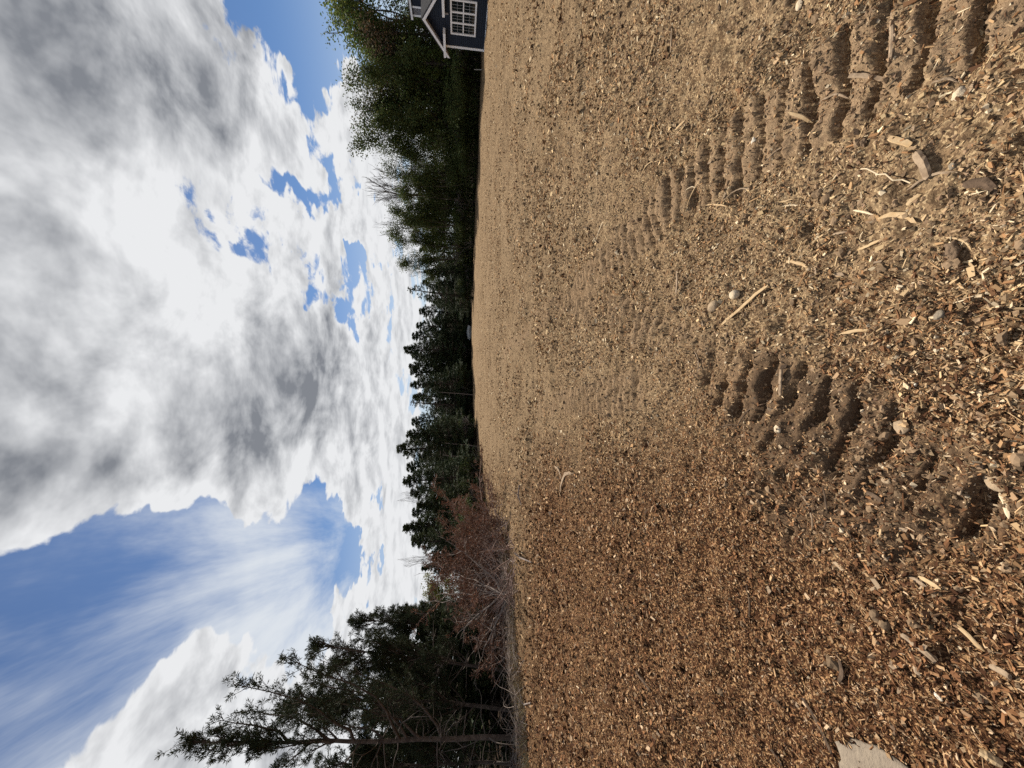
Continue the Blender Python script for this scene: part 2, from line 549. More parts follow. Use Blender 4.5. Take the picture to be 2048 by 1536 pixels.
col = t.mix(t.m('MULTIPLY', t.n('ShaderNodeAttribute', attribute_name='damp').outputs['Fac'], t.step(n_mid, .3, .6, .35, .95)), col, (.135, .092, .060, 1))
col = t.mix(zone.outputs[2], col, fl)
pb = t.n('ShaderNodeBsdfPrincipled')
pb.inputs['Roughness'].default_value = 0.95
pb.inputs['Specular IOR Level'].default_value = 0.04
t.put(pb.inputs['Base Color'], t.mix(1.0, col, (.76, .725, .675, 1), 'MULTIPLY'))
hgt = t.m('ADD', t.m('MULTIPLY', n_fin, .8), t.m('ADD', t.m('MULTIPLY', chipv.outputs[0], .45), t.m('MULTIPLY', chipw.outputs[0], .7)))
bp = t.n('ShaderNodeBump'); bp.inputs['Strength'].default_value = 1.0; bp.inputs['Distance'].default_value = 0.012
t.put(bp.inputs['Height'], hgt); t.put(pb.inputs['Normal'], bp.outputs[0])
go = t.n('ShaderNodeOutputMaterial'); t.put(go.inputs[0], pb.outputs[0])
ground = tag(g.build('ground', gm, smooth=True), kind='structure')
da = ground.data.attributes.new('damp', 'FLOAT', 'POINT')
da.data.foreach_set('value', np.concatenate([churned(gv[:, 0], gv[:, 1]), [0.0]]))

# ------------------------------------------------------------------ house
HX, HY = 20.7, 23.9               # near corner of the gable wall, which faces the field (-X)
HZ = hz(HX, HY - 1.5)
W_SIDE = material('navy_siding', (.011, .016, .029), 0.6, noise=(3.0, (.015, .021, .036)), spec=0.25)
W_TRIM = material('white_trim', (.90, .90, .90), 0.5, noise=(2.0, (.84, .84, .84)), spec=.4)
W_MUNT = material('grey_muntin', (.42, .43, .44), 0.5)
W_ROOF = material('dark_shingle', (.040, .040, .044), 0.9, noise=(9.0, (.075, .073, .072)), bump=(60, .004))
W_GLASS = material('window_glass', (.012, .016, .018), 0.06, spec=0.7)
W_SOFF = material('grey_soffit', (.34, .33, .34), 0.7)
house = empty('house', (HX, HY, HZ))
tag(house, 'navy clapboard house with white trim and gabled end beside the field', 'house')
# local frame: x into the house, y = minus distance along the wall from the corner, z up
WL, EAVE, PEAK, MID = 3.9, 2.42, 3.52, 1.95
b = Mesh()
zc = 0.05
while zc < PEAK - 0.05:
    z1 = min(zc + 0.115, PEAK)
    if zc < EAVE - .02:
        y0, y1 = -0.10, -WL + 0.10
    else:
        k = max(0.03, (PEAK - zc) / (PEAK - EAVE))
        y0, y1 = -MID + MID * k - .1, -MID - MID * k + .1
    b.prism([(-.028, zc), (0.012, zc), (0.012, z1), (-.004, z1)], 1, y0, y1)   # each course leans out at its foot
    zc += 0.115
b.build('wall', W_SIDE, house)
b = Mesh()
b.prism([(-.0, 0), (-WL, 0), (-WL, EAVE), (-MID, PEAK), (0, EAVE)], 0, 0.02, 9.0)
b.build('wall_core', W_SIDE, house)
b = Mesh(); b.box((-.045, -.13, .02), (.02, .012, EAVE)); b.build('corner_trim', W_TRIM, house)
b = Mesh(); b.box((-.045, -WL - .012, .02), (.02, -WL + .13, EAVE)); b.build('corner_trim', W_TRIM, house)
b = Mesh(); b.box((-.05, -WL - .02, -.4), (.018, .02, .045)); b.build('foundation', W_TRIM, house)
OH = 0.42
sl = (PEAK - EAVE) / MID
for s in (1, -1):
    ye, ze = -MID + s * (MID + OH), EAVE - sl * OH + .05
    yp, zp = -MID, PEAK + .05
    b = Mesh()   # roof slab running back over the house
    b.prism([(ye, ze + .03), (yp, zp + .03), (yp, zp + .11), (ye, ze + .11)], 0, -.34, 9.3)
    ro = b.build('roof', W_ROOF, house)
    b = Mesh()   # rake board along the gable edge
    b.prism([(ye, ze - .11), (yp, zp - .13), (yp, zp + .028), (ye, ze + .028)], 0, -.36, -.325)
    b.build('rake_board', W_TRIM, ro)
    b = Mesh()
    b.prism([(ye, ze - .02), (yp, zp - .02), (yp, zp + .005), (ye, ze + .005)], 0, -.32, 0.0)
    b.build('soffit', W_SOFF, ro)
for (ya, yb) in ((OH, -1.25), (-2.25, -WL - OH)):
    b = Mesh(); b.box((-.37, min(ya, yb), EAVE - .06), (-.0, max(ya, yb), EAVE + .075))
    b.build('eave_return', W_TRIM, house)
b = Mesh(); b.box((-.04, -WL + .15, EAVE - .05), (-.03, -1.3, EAVE - .01)); b.build('frieze_strip', W_SIDE, house)
b = Mesh(); b.tube([(-.09, -2.2, EAVE - .02), (-.09, -2.2, EAVE - .25)], .04, 8); b.build('eave_lamp', W_SOFF, house)
# triple double-hung window
wy0, wy1, wz0, wz1 = -0.95, -3.05, .60, 2.06
win = empty('window', (0, 0, 0)); win.parent = house
b = Mesh()
for (a0, a1, c0, c1) in ((wy0, wy0 - .09, wz0, wz1), (wy1 + .09, wy1, wz0, wz1), (wy0 - .09, wy1 + .09, wz0, wz0 + .09), (wy0 - .09, wy1 + .09, wz1 - .09, wz1)):
    b.box((-.075, min(a0, a1), c0), (.0, max(a0, a1), c1))
b.build('frame', W_TRIM, win)
uw = (wy0 - wy1 - .18) / 3
for k in range(3):
    ya = wy0 - .09 - k * uw; yb = ya - uw
    if k:
        b = Mesh(); b.box((-.070, ya - .045, wz0 + .091), (-.001, ya + .045, wz1 - .091)); b.build('mullion', W_TRIM, win)
    g0, g1 = ya - .047, yb + .047
    zm = (wz0 + wz1) / 2
    b = Mesh(); b.box((-.060, g1, zm - .03), (-.002, g0, zm + .03)); b.build('meeting_rail', W_TRIM, win)
    for (c0, c1) in ((wz0 + .091, zm - .031), (zm + .031, wz1 - .091)):
        b = Mesh(); b.box((-.033, g1 + .001, c0 + .001), (-.029, g0 - .001, c1 - .001)); b.build('pane', W_GLASS, win)
        b = Mesh()
        for q in (1, 2):
            yy = g0 + (g1 - g0) * q / 3; b.box((-.042, yy - .006, c0 + .001), (-.0335, yy + .006, c1 - .001))
        zz = (c0 + c1) / 2; b.box((-.0425, g1 + .002, zz - .006), (-.034, g0 - .002, zz + .006))
        b.build('muntin', W_MUNT, win)
# raised dormer behind the gable
dm = empty('dormer', (1.9, 0, 0)); dm.parent = house
b = Mesh(); b.box((0, -6.2, 1.6), (4, .30, 4.36)); b.build('dormer_wall', W_SIDE, dm)
b = Mesh()
for k in range(7):
    b.box((-.02, -.215 + k * .062, 2.6), (-.001, -.190 + k * .062, 4.30))
b.build('louver', W_SOFF, dm)
for yy in (.25, -.30):
    b = Mesh(); b.box((-.05, yy - .055, 2.0), (-.022, yy + .055, 4.34)); b.build('corner_trim', W_TRIM, dm)
b = Mesh(); b.prism([(.44, 4.36), (.44, 4.48), (-6.3, 4.60), (-6.3, 4.48)], 0, -.16, 4.0); b.build('fascia', W_TRIM, dm)
b = Mesh(); b.prism([(.46, 4.482), (.46, 4.53), (-6.3, 4.66), (-6.3, 4.602)], 0, -.18, 4.1); b.build('dormer_roof', W_ROOF, dm)
# main block standing further along, out of the picture to the viewer's right
b = Mesh(); b.prism([(-14, 0), (-WL - .02, 0), (-WL - .02, 2.5), (-9, 5.0), (-14, 2.5)], 0, 1.2, 8.9); b.build('main_wing', W_SIDE, house)

# ------------------------------------------------------------------ plants
BARK_D = material('dark_bark', (.060, .045, .036), 0.95, noise=(9, (.115, .090, .072)), bump=(30, .02))
BARK_G = material('grey_bark', (.17, .15, .135), 0.95, noise=(7, (.10, .085, .075)), bump=(30, .01))
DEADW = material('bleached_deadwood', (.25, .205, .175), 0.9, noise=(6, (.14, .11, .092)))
DEADP = material('pinkish_dead_boughs', (.30, .225, .185), 0.9, noise=(6, (.21, .14, .115)))
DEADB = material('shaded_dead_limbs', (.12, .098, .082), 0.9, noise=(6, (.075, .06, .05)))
NEEDLE_S = material('spruce_needles', (.042, .058, .028), 0.7, tint=True, trans=0.12)
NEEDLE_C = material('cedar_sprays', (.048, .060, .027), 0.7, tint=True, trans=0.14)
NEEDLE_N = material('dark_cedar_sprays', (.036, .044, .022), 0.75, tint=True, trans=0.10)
NEEDLE_B = material('bright_cedar_sprays', (.085, .105, .024), 0.7, tint=True, trans=0.25)
LEAF_D = material('olive_leaves', (.072, .090, .028), 0.6, tint=True, trans=0.30)
LEAF_L = material('spring_leaves', (.105, .135, .036), 0.6, tint=True, trans=0.38)
LEAF_R = material('russet_buds', (.125, .085, .050), 0.7, tint=True, trans=0.25)
LEAF_Y = material('yellow_green_leaves', (.17, .17, .035), 0.6, tint=True, trans=0.35)
DEAD_N = material('rust_dead_sprays', (.150, .082, .056), 0.9, tint=True, trans=0.1)
STRAW = material('dry_grass', (.25, .19, .105), 0.9, tint=True, trans=0.15)


def unit(v):
    return v / (np.linalg.norm(v) + 1e-9)


def tints(n, lo=0.6, hi=1.35, warm=0.15):
    b_ = rng.uniform(lo, hi, (n, 1))
    h = rng.normal(0, warm, (n, 1))
    return np.clip(b_ * np.concatenate([1 + h, np.ones((n, 1)), 1 - h * .6], 1), 0.2, 2.2)


def curve(p, d, L, n=6, sag=0.0, wob=0.08):
    """a limb: starts at p along d, bends by sag in z over its length"""
    pts = [np.array(p, float)]
    d = unit(np.array(d, float))
    for k in range(n - 1):
        d = unit(d + np.array((0, 0, sag / (n - 1))) + rng.normal(0, wob, 3))
        pts.append(pts[-1] + d * L / (n - 1))
    return np.array(pts)


def sample(pts, f):
    """points and directions at fractions f along a polyline"""
    k = len(pts) - 1
    x = np.clip(np.asarray(f) * k, 0, k - 1e-6)
    i0 = x.astype(int)
    fr = (x - i0)[:, None]
    dr = pts[i0 + 1] - pts[i0]
    return pts[i0] + dr * fr, dr / (np.linalg.norm(dr, axis=1)[:, None] + 1e-9)


def foliate(me, pts, n, size, width, spread, start=0.15, flat=0.5, sub=5, reach=None):
    """small leafy sprays along a limb: n side twigs, each with sub blades"""
    f = start + (1 - start) * np.sqrt(rng.uniform(0, 1, n))
    Pn, D = sample(pts, f)
    side = rng.normal(size=(n, 3)); side[:, 2] *= flat
    side -= D * (side * D).sum(1)[:, None] * 0.6
    side /= np.linalg.norm(side, axis=1)[:, None] + 1e-9
    td = side * spread + D * (1 - spread * .4)
    td /= np.linalg.norm(td, axis=1)[:, None]
    tl = (reach if reach else size * 2.2) * (1.15 - 0.75 * f) * rng.uniform(.5, 1.2, n)
    tl = np.maximum(tl, size * 0.6)
    g_ = rng.uniform(0.05, 1.0, (n, sub))
    root = (Pn[:, None, :] + td[:, None, :] * (tl[:, None] * g_)[:, :, None]).reshape(-1, 3)
    root += rng.normal(0, size * .12, root.shape)
    bd = np.repeat(td, sub, 0) * 0.9 + rng.normal(0, 0.55, (n * sub, 3)) + np.array((0, 0, 0.12))
    me.blades(root, bd, size * rng.uniform(.6, 1.3, n * sub), width * rng.uniform(.6, 1.3, n * sub), tints(n * sub))


def make_conifer(name, h, spread, clear, mat, dens=1.0, size=0.30, seed=1, up=0.25, open_top=0.0, dead=10):
    """evergreen: tapered trunk, whorls of limbs with needle sprays, bare dead limbs low down"""
    global rng
    keep = rng; rng = np.random.default_rng(seed)
    root = empty(name, (0, 0, 0))
    tr = Mesh()
    lean = rng.normal(0, .02, 2)
    tp = np.array([(lean[0] * z, lean[1] * z, z) for z in np.linspace(0, h * .97, 9)])
    tp[1:-1, :2] += rng.normal(0, .02 * h / 7, (7, 2))
    tr.tube(tp, np.linspace(.017 * h, .003 * h, 9), 7)
    cr = Mesh()
    z = clear * h
    while z < h * .985:
        f = (z - clear * h) / (h * (1 - clear))
        prof = (1 - f) ** 0.85 * min(1, .55 + f * 3.2)
        for k in range(rng.integers(3, 6)):
            a = rng.uniform(0, 2 * np.pi)
            L = spread * (prof * rng.uniform(.55, 1.15) ** 1.1 + .045)
            el = up * (0.2 + 1.9 * f) + rng.normal(0, .13)
            b0, _ = sample(tp, np.array([min(z / (h * .97), .999)]))
            c = curve(b0[0], (math.cos(a) * math.cos(el), math.sin(a) * math.cos(el), math.sin(el)), L, 5, sag=-.25 + .75 * f, wob=.07)
            tr.tube(c, np.linspace(.006 * h * (1.05 - f), .004, 5), 4, cap=False)
            nn = max(4, int(dens * (5 + 17 * L / spread) * (1 - open_top * .6 * f)))
            foliate(cr, c, nn, size * (0.75 + .35 * (1 - f)), size * .24, .7, start=.10 + .22 * (1 - f), reach=.26 * L + .05, flat=.35, sub=4)
        z += h * rng.uniform(.011, .024) * (1 + open_top * f * 1.6)
    foliate(cr, tp[-2:], 12, size * .8, size * .22, .6, start=0.0, reach=.2)
    tr.build('trunk', BARK_D, root, smooth=True)
    cr.build('crown', mat, root)
    if dead:
        dd = Mesh()
        for k in range(dead):
            zz = rng.uniform(.06, clear + .22) * h
            a = rng.uniform(0, 2 * np.pi)
            c = curve((lean[0] * zz, lean[1] * zz, zz), (math.cos(a), math.sin(a), rng.uniform(-.25, .45)), spread * rng.uniform(.35, .9), 5, sag=rng.uniform(-.5, .3), wob=.16)
            dd.tube(c, np.linspace(.022, .007, 5), 3, cap=False)
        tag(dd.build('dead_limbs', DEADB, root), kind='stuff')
    rng = keep
    return root


def grow(me, p, d, L, r, depth, tips, ang=0.55, kids=3, sag=.12, rmin=.006):
    c = curve(p, d, L, 5, sag=sag, wob=.10)
    me.tube(c, np.linspace(r, max(rmin, r * .55), 5), 7 if r > .06 else (5 if r > .025 else 3), cap=False)
    if depth == 0:
        tips.append(c)
        return
    n = kids + rng.integers(0, 2)
    for k in range(n):
        f = 1.0 if k == 0 else rng.uniform(.35, .98)
        q, dd = sample(c, np.array([min(f, .999)]))
        sd_ = unit(np.cross(dd[0], rng.normal(size=3)))
        a = rng.uniform(.3, 1.15) * ang * (0.5 if k == 0 else 1)
        grow(me, q[0], dd[0] * math.cos(a) + sd_ * math.sin(a), L * rng.uniform(.58, .82), max(rmin, r * (.62 if k == 0 else .45)), depth - 1, tips, ang, kids, sag, rmin)


def make_broadleaf(name, h, spread, mat, leaves=9000, size=.13, seed=1, clear=.25, cluster=.34, bark=None, stems=2, low=.6):
    """leafy tree: forked limbs with clumps of separate leaves round the twig ends"""
    global rng
    keep = rng; rng = np.random.default_rng(seed)
    root = empty(name, (0, 0, 0))
    tr = Mesh(); tips = []
    for s in range(stems):
        a = rng.uniform(0, 6.28)
        d = (math.cos(a) * .16, math.sin(a) * .16, 1)
        grow(tr, (math.cos(a) * .1 * (stems > 1), math.sin(a) * .1 * (stems > 1), 0), d, h * .42, .020 * h / stems ** .5, 4, tips, ang=.62, kids=2, sag=.25, rmin=.010)
    T = np.array([c[-1] for c in tips])
    # keep within the wanted envelope
    sx = spread / max(np.percentile(np.hypot(T[:, 0], T[:, 1]), 92), .1)
    szz = h / T[:, 2].max()
    for arr in tr.v:
        arr[:, :2] *= sx; arr[:, 2] *= szz
    S = np.array((sx, sx, szz))
    lf = Mesh()
    per = max(4, int(leaves * .8 / len(tips)))
    k = int(leaves * .3)          # low skirt of foliage round the stems
    a = rng.uniform(0, 6.28, k); rr_ = spread * .85 * np.sqrt(rng.uniform(0, 1, k)) * (1 + .35 * np.sin(a * 3 + seed))
    zz_ = h * low * rng.uniform(.01, 1, k) ** .8
    nzv = fbm(a * 1.5 + seed, zz_ * .8, seed, 3)
    ok_ = nzv > -.12
    q = np.stack([rr_ * np.cos(a), rr_ * np.sin(a), zz_], 1)[ok_]
    lf.blades(q, rng.normal(size=q.shape), size * rng.uniform(.6, 1.4, len(q)), size * .6, tints(len(q)) * .8)
    for c in tips:
        c = c * S
        if rng.uniform() < .10:
            continue
        k = int(per * rng.uniform(.3, 1.8))
        q, dr = sample(c, rng.uniform(.1, 1, k))
        q = q + rng.normal(0, cluster * rng.uniform(.6, 1.3), (k, 3)) * np.array((1, 1, .8))
        q[:, 2] = np.maximum(q[:, 2], .3)
        b_ = rng.uniform(.65, 1.25)
        lf.blades(q, rng.normal(size=(k, 3)) + np.array((0, 0, -.3)), size * rng.uniform(.6, 1.4, k), size * .62, tints(k) * b_)
    tr.build('trunk', bark or BARK_D, root, smooth=True)
    lf.build('crown', mat, root)
    rng = keep
    return root


def make_bare(name, h, spread, seed=1, depth=5, bark=None, ang=.5, kids=2, r0=.013):
    """leafless tree: trunk with its limbs, and the fine twig crown"""
    global rng
    keep = rng; rng = np.random.default_rng(seed)
    root = empty(name, (0, 0, 0))
    tr = Mesh(); tips = []
    grow(tr, (0, 0, 0), (rng.normal(0, .05), rng.normal(0, .05), 1), h * .45, r0 * h, depth - 1, tips, ang=ang, kids=kids + 1, sag=.35, rmin=.016)
    cr = Mesh()
    for c in tips:
        for k in range(4):
            q, dr = sample(c, rng.uniform(.3, 1, 1))
            cr.tube(curve(q[0], dr[0] + rng.normal(0, .35, 3), h * .07 * rng.uniform(.5, 1.3), 4, sag=.3, wob=.12), np.linspace(.014, .007, 4), 3, cap=False)
    T = np.array([c[-1] for c in tips])
    sx = spread / max(np.percentile(np.hypot(T[:, 0], T[:, 1]), 90), .1); szz = h / (T[:, 2].max() + h * .06)
    for M_ in (tr, cr):
        for arr in M_.v:
            arr[:, :2] *= sx; arr[:, 2] *= szz
    tr.build('trunk', bark or BARK_D, root, smooth=True)
    tag(cr.build('crown', bark or BARK_D, root), kind='stuff')
    rng = keep
    return root


PROTO = {}
ORD = ['first', 'second', 'third', 'fourth', 'fifth', 'sixth', 'seventh', 'eighth', 'ninth', 'tenth', 'eleventh', 'twelfth', 'thirteenth', 'fourteenth', 'fifteenth', 'sixteenth',
       'seventeenth', 'eighteenth', 'nineteenth', 'twentieth', 'twenty-first', 'twenty-second', 'twenty-third', 'twenty-fourth', 'twenty-fifth', 'twenty-sixth', 'twenty-seventh', 'twenty-eighth']


def rank(py, all_py):
    """which one counted from the house end"""
    return ORD[sorted(all_py).index(py)]




def plant(kind, x, y, h, label, cat, group=None, wide=1.0, rz=None, lean=(0, 0)):
    maker, ph = KINDS[kind]
    if kind not in PROTO:
        o = PROTO[kind] = maker()
    else:
        o = copy_tree(PROTO[kind])
    o.location = (x, y, hz(x, y) - .05)
    s = h / ph
    o.scale = (s * wide, s * wide, s)
    o.rotation_euler = (lean[0], lean[1], random.uniform(0, 6.28) if rz is None else rz)
    for k in ('label', 'category', 'group'):
        if k in o: del o[k]
    tag(o, label, cat, group)
    return o


KINDS = {
    'spruce_a': (lambda: make_conifer('spruce_tree', 7, 1.75, .05, NEEDLE_S, 1.5, .17, 11), 7),
    'spruce_b': (lambda: make_conifer('spruce_tree', 7, 1.55, .08, NEEDLE_S, 1.4, .16, 12, up=.35), 7),
    'spruce_c': (lambda: make_conifer('spruce_tree', 7, 1.7, .10, NEEDLE_S, 1.4, .16, 13, up=.10, open_top=.65), 7),
    'spruce_d': (lambda: make_conifer('spruce_tree', 7, 2.0, .04, NEEDLE_C, 1.5, .17, 14, up=.3), 7),
    'cedar_a': (lambda: make_conifer('cedar_tree', 7, 1.5, .10, NEEDLE_C, 1.2, .16, 15, up=.55), 7),
    'cedar_b': (lambda: make_conifer('cedar_tree', 7, 1.7, .14, NEEDLE_C, 1.2, .16, 16, up=.65), 7),
    'cedar_c': (lambda: make_conifer('cedar_tree', 9, 2.4, .06, NEEDLE_B, 1.3, .20, 17, up=.5, dead=4), 9),
    'leafy_a': (lambda: make_broadleaf('leafy_tree', 10, 2.7, LEAF_D, 15000, .15, 21), 10),
    'leafy_b': (lambda: make_broadleaf('leafy_tree', 10, 2.5, LEAF_L, 13000, .15, 22), 10),
    'leafy_c': (lambda: make_broadleaf('leafy_tree', 10, 2.3, LEAF_D, 11000, .15, 23, stems=3), 10),
    'russet': (lambda: make_broadleaf('budding_tree', 10, 2.4, LEAF_R, 9000, .11, 24, cluster=.4), 10),
    'yellow': (lambda: make_broadleaf('yellow_green_tree', 8, 2.5, LEAF_Y, 6000, .2, 25), 8),
    'thin_leaf': (lambda: make_broadleaf('leafy_tree', 8, 1.4, LEAF_L, 2600, .15, 26, stems=1, cluster=.28, low=.5), 8),
    'bare_a': (lambda: make_bare('bare_tree', 10, 2.4, 31, r0=.02), 10),
    'bare_b': (lambda: make_bare('bare_tree', 9, 1.5, 32, depth=4, bark=BARK_G), 9),
    'bush': (lambda: make_broadleaf('leafy_bush', 3, 1.7, LEAF_D, 6500, .11, 27, stems=3, cluster=.3, low=.9), 3),
    'twig_bush': (lambda: make_bare('twiggy_bush', 2.4, 1.3, 33, depth=4, bark=BARK_G, ang=.8, kids=3, r0=.010), 2.4),
}


def stand(kind, tip, back, label, cat, group=None, wide=1.0, rz=None, Y=None):
    """plant a tree at the compass bearing and height at which its tip is seen"""
    px, py = tip
    if Y is None:
        r = (768 - py) / FOC
        ys = np.array([e[1] for e in EDGE]); xs = np.array([e[0] for e in EDGE])
        k = np.argmin(np.abs(xs / ys - r))
        Y = ys[k] + back
    p = at(px, py, Y)
    return plant(kind, p[0], Y, p[2] + .05 - hz(p[0], Y), label, cat, group, wide, rz)


FAR = 'evergreens of the far tree line'
stand('spruce_b', (846, 541), 1.5, 'short dark spruce beside the brown brush, third from the boulder towards the house', 'tree', FAR, 1.3)
stand('spruce_c', (814, 592), 1.6, 'tall open-topped spruce with a ragged tip, second from boulder towards the house', 'tree', FAR, 1.43)
stand('spruce_a', (832, 655), 2.2, 'broad dark spruce standing directly behind the pale boulder', 'tree', FAR, 1.49)
stand('spruce_b', (806, 697), 1.8, 'pointed dark spruce, first past the boulder away from the house', 'tree', FAR, 1.62)
stand('spruce_d', (817, 729), 2.6, 'slim-tipped dark spruce, second past the boulder away from the house', 'tree', FAR, 1.3)
stand('spruce_a', (820, 766), 1.6, 'dark spruce with a blunt tip, third past the boulder away from the house', 'tree', FAR, 1.43)
stand('spruce_c', (821, 815), 1.8, 'dark spruce with a leaning bare pole before it, fourth past the boulder', 'tree', FAR, 1.56)
stand('spruce_b', (812, 868), 1.8, 'bristly dark spruce, fifth past the boulder away from the house', 'tree', FAR, 1.56)
stand('spruce_d', (793, 902), 1.6, 'tall dark spruce with pale trunks below, sixth past the boulder', 'tree', FAR, 1.49)
stand('spruce_a', (806, 958), 1.6, 'tall dense evergreen at the near end of far tree line', 'tree', FAR, 1.69)
stand('cedar_a', (834, 1002), 1.8, 'green-tinged evergreen just behind the thin wooden stake', 'tree', FAR, 2.08)
stand('cedar_b', (806, 1052), 3.2, 'bushy evergreen with a pale leafy top behind the rust brush', 'tree', FAR, 1.95, Y=22)
stand('spruce_d', (822, 1085), 3.0, 'dark evergreen rising next to the rust-brown brush heap', 'tree', FAR, 1.56, Y=20)
stand('cedar_a', (842, 1132), 3.0, 'small dark evergreen peeping over the rust-brown brush heap', 'tree', FAR, 1.56, Y=21)
second_row = [(844, 560, 'spruce_a'), (838, 625, 'spruce_d'), (824, 675, 'spruce_a'), (822, 712, 'spruce_a'), (820, 748, 'spruce_d'), (824, 790, 'spruce_b'), (822, 840, 'spruce_a'),
                                 (818, 885, 'spruce_d'), (812, 930, 'spruce_a'), (820, 980, 'spruce_d'), (824, 1028, 'spruce_a'), (822, 1070, 'spruce_a'), (838, 505, 'spruce_d'),
                                 (852, 600, 'spruce_a'), (844, 860, 'spruce_a'), (844, 770, 'spruce_d'), (838, 910, 'spruce_d'), (852, 690, 'spruce_d')]
second_row.sort(key=lambda q: q[1])
for k, (px, py, kd) in enumerate(second_row):
    stand(kd, (px, py), 4.5 + 2.2 * (k % 3), f'{ORD[k]} evergreen from the house end, half hidden behind the far front row', 'tree', 'evergreens behind the front row', 1.7)
k = 0
for row, (dist, tip) in enumerate(((9, 868), (13, 872), (18, 876))):
    for c_, py in enumerate(range(540, 1130, 34)):
        stand(('spruce_a', 'spruce_d', 'spruce_b')[k % 3], (tip + random.uniform(-8, 8), py + random.uniform(-10, 10)), dist + random.uniform(-1, 1),
              f'{ORD[c_]} shaded evergreen from the house end, {("third", "fourth", "last")[row]} row of far woods', 'tree', 'evergreens deep in the far woods', 1.8)
        k += 1
for c_, py in enumerate(range(530, 1060, 22)):
    stand('bush', (918 + random.uniform(-6, 5), py + random.uniform(-5, 5)), 1.2 + random.uniform(0, 1.2), f'{ORD[c_]} low dark bush from the house end under the far evergreens', 'bush', 'low bushes under the far evergreens', 1.3)
for c_, py in enumerate(range(130, 520, 20)):
    stand('bush', (912 + random.uniform(-8, 6), py + random.uniform(-5, 5)), 1.2 + random.uniform(0, 1.0), f'{ORD[c_]} low dark bush from the house, front edge of mixed woods', 'bush', 'low bushes along the mixed woods', 1.5)
RIGHT = 'mixed trees between the house and the far line'
stand('leafy_b', (648, 28), 0, 'tallest pale-leaved tree rising behind the navy house', 'tree', RIGHT, 1.25, Y=31)
stand('cedar_c', (735, 52), 0, 'bright green feathery evergreen directly behind the house gable', 'tree', RIGHT, 1.25, Y=28.5)
stand('cedar_c', (790, 118), 0, 'second bright green evergreen, left of the house corner trim', 'tree', RIGHT, 1.1, Y=28)
stand('russet', (686, 140), 0, 'russet budding tree top beside the tallest leafy tree', 'tree', RIGHT, 1.35, Y=31)
stand('leafy_b', (712, 98), 0, 'leafy tree top between the tallest tree and russet tree', 'tree', RIGHT, 1.2, Y=31.5)
stand('leafy_c', (692, 212), 0, 'loose leafy tree with sparse outer twigs against the cloud', 'tree', RIGHT, 1.05, Y=32)
stand('leafy_a', (722, 176), 0, 'dense olive tree behind the white stake', 'tree', RIGHT, 1.1, Y=30)
stand('leafy_a', (742, 246), 0, 'dense olive tree in the middle of the mixed woods', 'tree', RIGHT, 1.1, Y=32)
stand('leafy_c', (760, 300), 0, 'olive tree next to the dark bare tree, house side', 'tree', RIGHT, 1.05, Y=33)
stand('bare_a', (708, 362), 0, 'tall leafless tree with dark fan of branches', 'tree', RIGHT, 1.0, Y=35)
stand('leafy_a', (790, 350), 0, 'olive tree just in front of the dark leafless tree', 'tree', RIGHT, 1.1, Y=33.5)
stand('bare_b', (722, 400), 0, 'thin leafless tree just past the dark bare tree', 'tree', RIGHT, .9, Y=38)
stand('leafy_a', (768, 428), 0, 'dark leafy tree between two thin leafless trees', 'tree', RIGHT, 1.0, Y=36)
stand('leafy_a', (800, 392), 0, 'full dark leafy tree below the dark leafless crown', 'tree', RIGHT, 1.1, Y=35)
stand('leafy_a', (815, 462), 0, 'full dark leafy tree below the thin pale leafless tree', 'tree', RIGHT, 1.1, Y=38)
stand('bare_b', (738, 456), 0, 'thin pale leafless tree standing in the gap', 'tree', RIGHT, .8, Y=38)
stand('leafy_a', (788, 500), 0, 'olive leafy tree at the end of mixed woods', 'tree', RIGHT, 1.0, Y=40)
stand('bare_b', (800, 532), 0, 'leafless tree with curved twigs beside the first spruce', 'tree', RIGHT, 1.0, Y=43)
deep = [(800, 20, 'leafy_a', 34), (810, 90, 'leafy_a', 35), (800, 160, 'leafy_c', 36), (800, 215, 'leafy_a', 36), (812, 270, 'leafy_a', 37), (822, 330, 'leafy_a', 38),
                                     (830, 385, 'leafy_a', 39), (842, 440, 'leafy_a', 42), (850, 485, 'spruce_d', 43), (770, 130, 'leafy_a', 34), (856, 520, 'spruce_a', 46)]
deep.sort(key=lambda q: q[1])
for k, (px, py, kd, Y) in enumerate(deep):
    stand(kd, (px, py), 0, f'{ORD[k]} shaded tree from the house, deep in the mixed woods', 'tree', 'trees deep in the mixed woods', 1.2, Y=Y)
under = [(900, 118, 27), (905, 165, 28), (890, 205, 29), (898, 250, 30.5), (900, 300, 31.5), (892, 350, 33), (900, 400, 35), (905, 445, 37), (895, 490, 39), (885, 140, 29.5), (880, 275, 32.5), (880, 380, 36), (850, 150, 31), (850, 225, 32), (850, 320, 34), (858, 420, 38)]
under.sort(key=lambda q: q[1])
for k, (px, py, Y) in enumerate(under):
    stand('bush' if k % 3 else 'twig_bush', (px, py), 0, f'{ORD[k]} tall bush from the house inside the mixed woods, ' + ('leafy' if k % 3 else 'twiggy and dry'), 'bush', 'undergrowth of the mixed woods', 1.3, Y=Y)
twb = [(925, 535), (928, 560), (920, 700), (918, 780), (915, 850), (925, 940), (930, 1000), (918, 620), (925, 905)]
twb.sort(key=lambda q: q[1])
for k, (px, py) in enumerate(twb):
    stand('twig_bush', (px, py), .8, f'{ORD[k]} bare twiggy bush from the house end under far evergreens', 'bush', 'twiggy bushes along the far line', 1.2)
stand('bare_b', (784, 1012), 0, 'leafless crown showing above the evergreens near the stake', 'tree', None, 1.1, Y=32)
stand('bare_b', (788, 1110), 0, 'slender leafless tree above the rust-brown brush heap', 'tree', None, .9, Y=24)
stand('yellow', (848, 1186), 0, 'sunlit yellow-green tree far beyond the brush heap', 'tree', None, 1.2, Y=34)
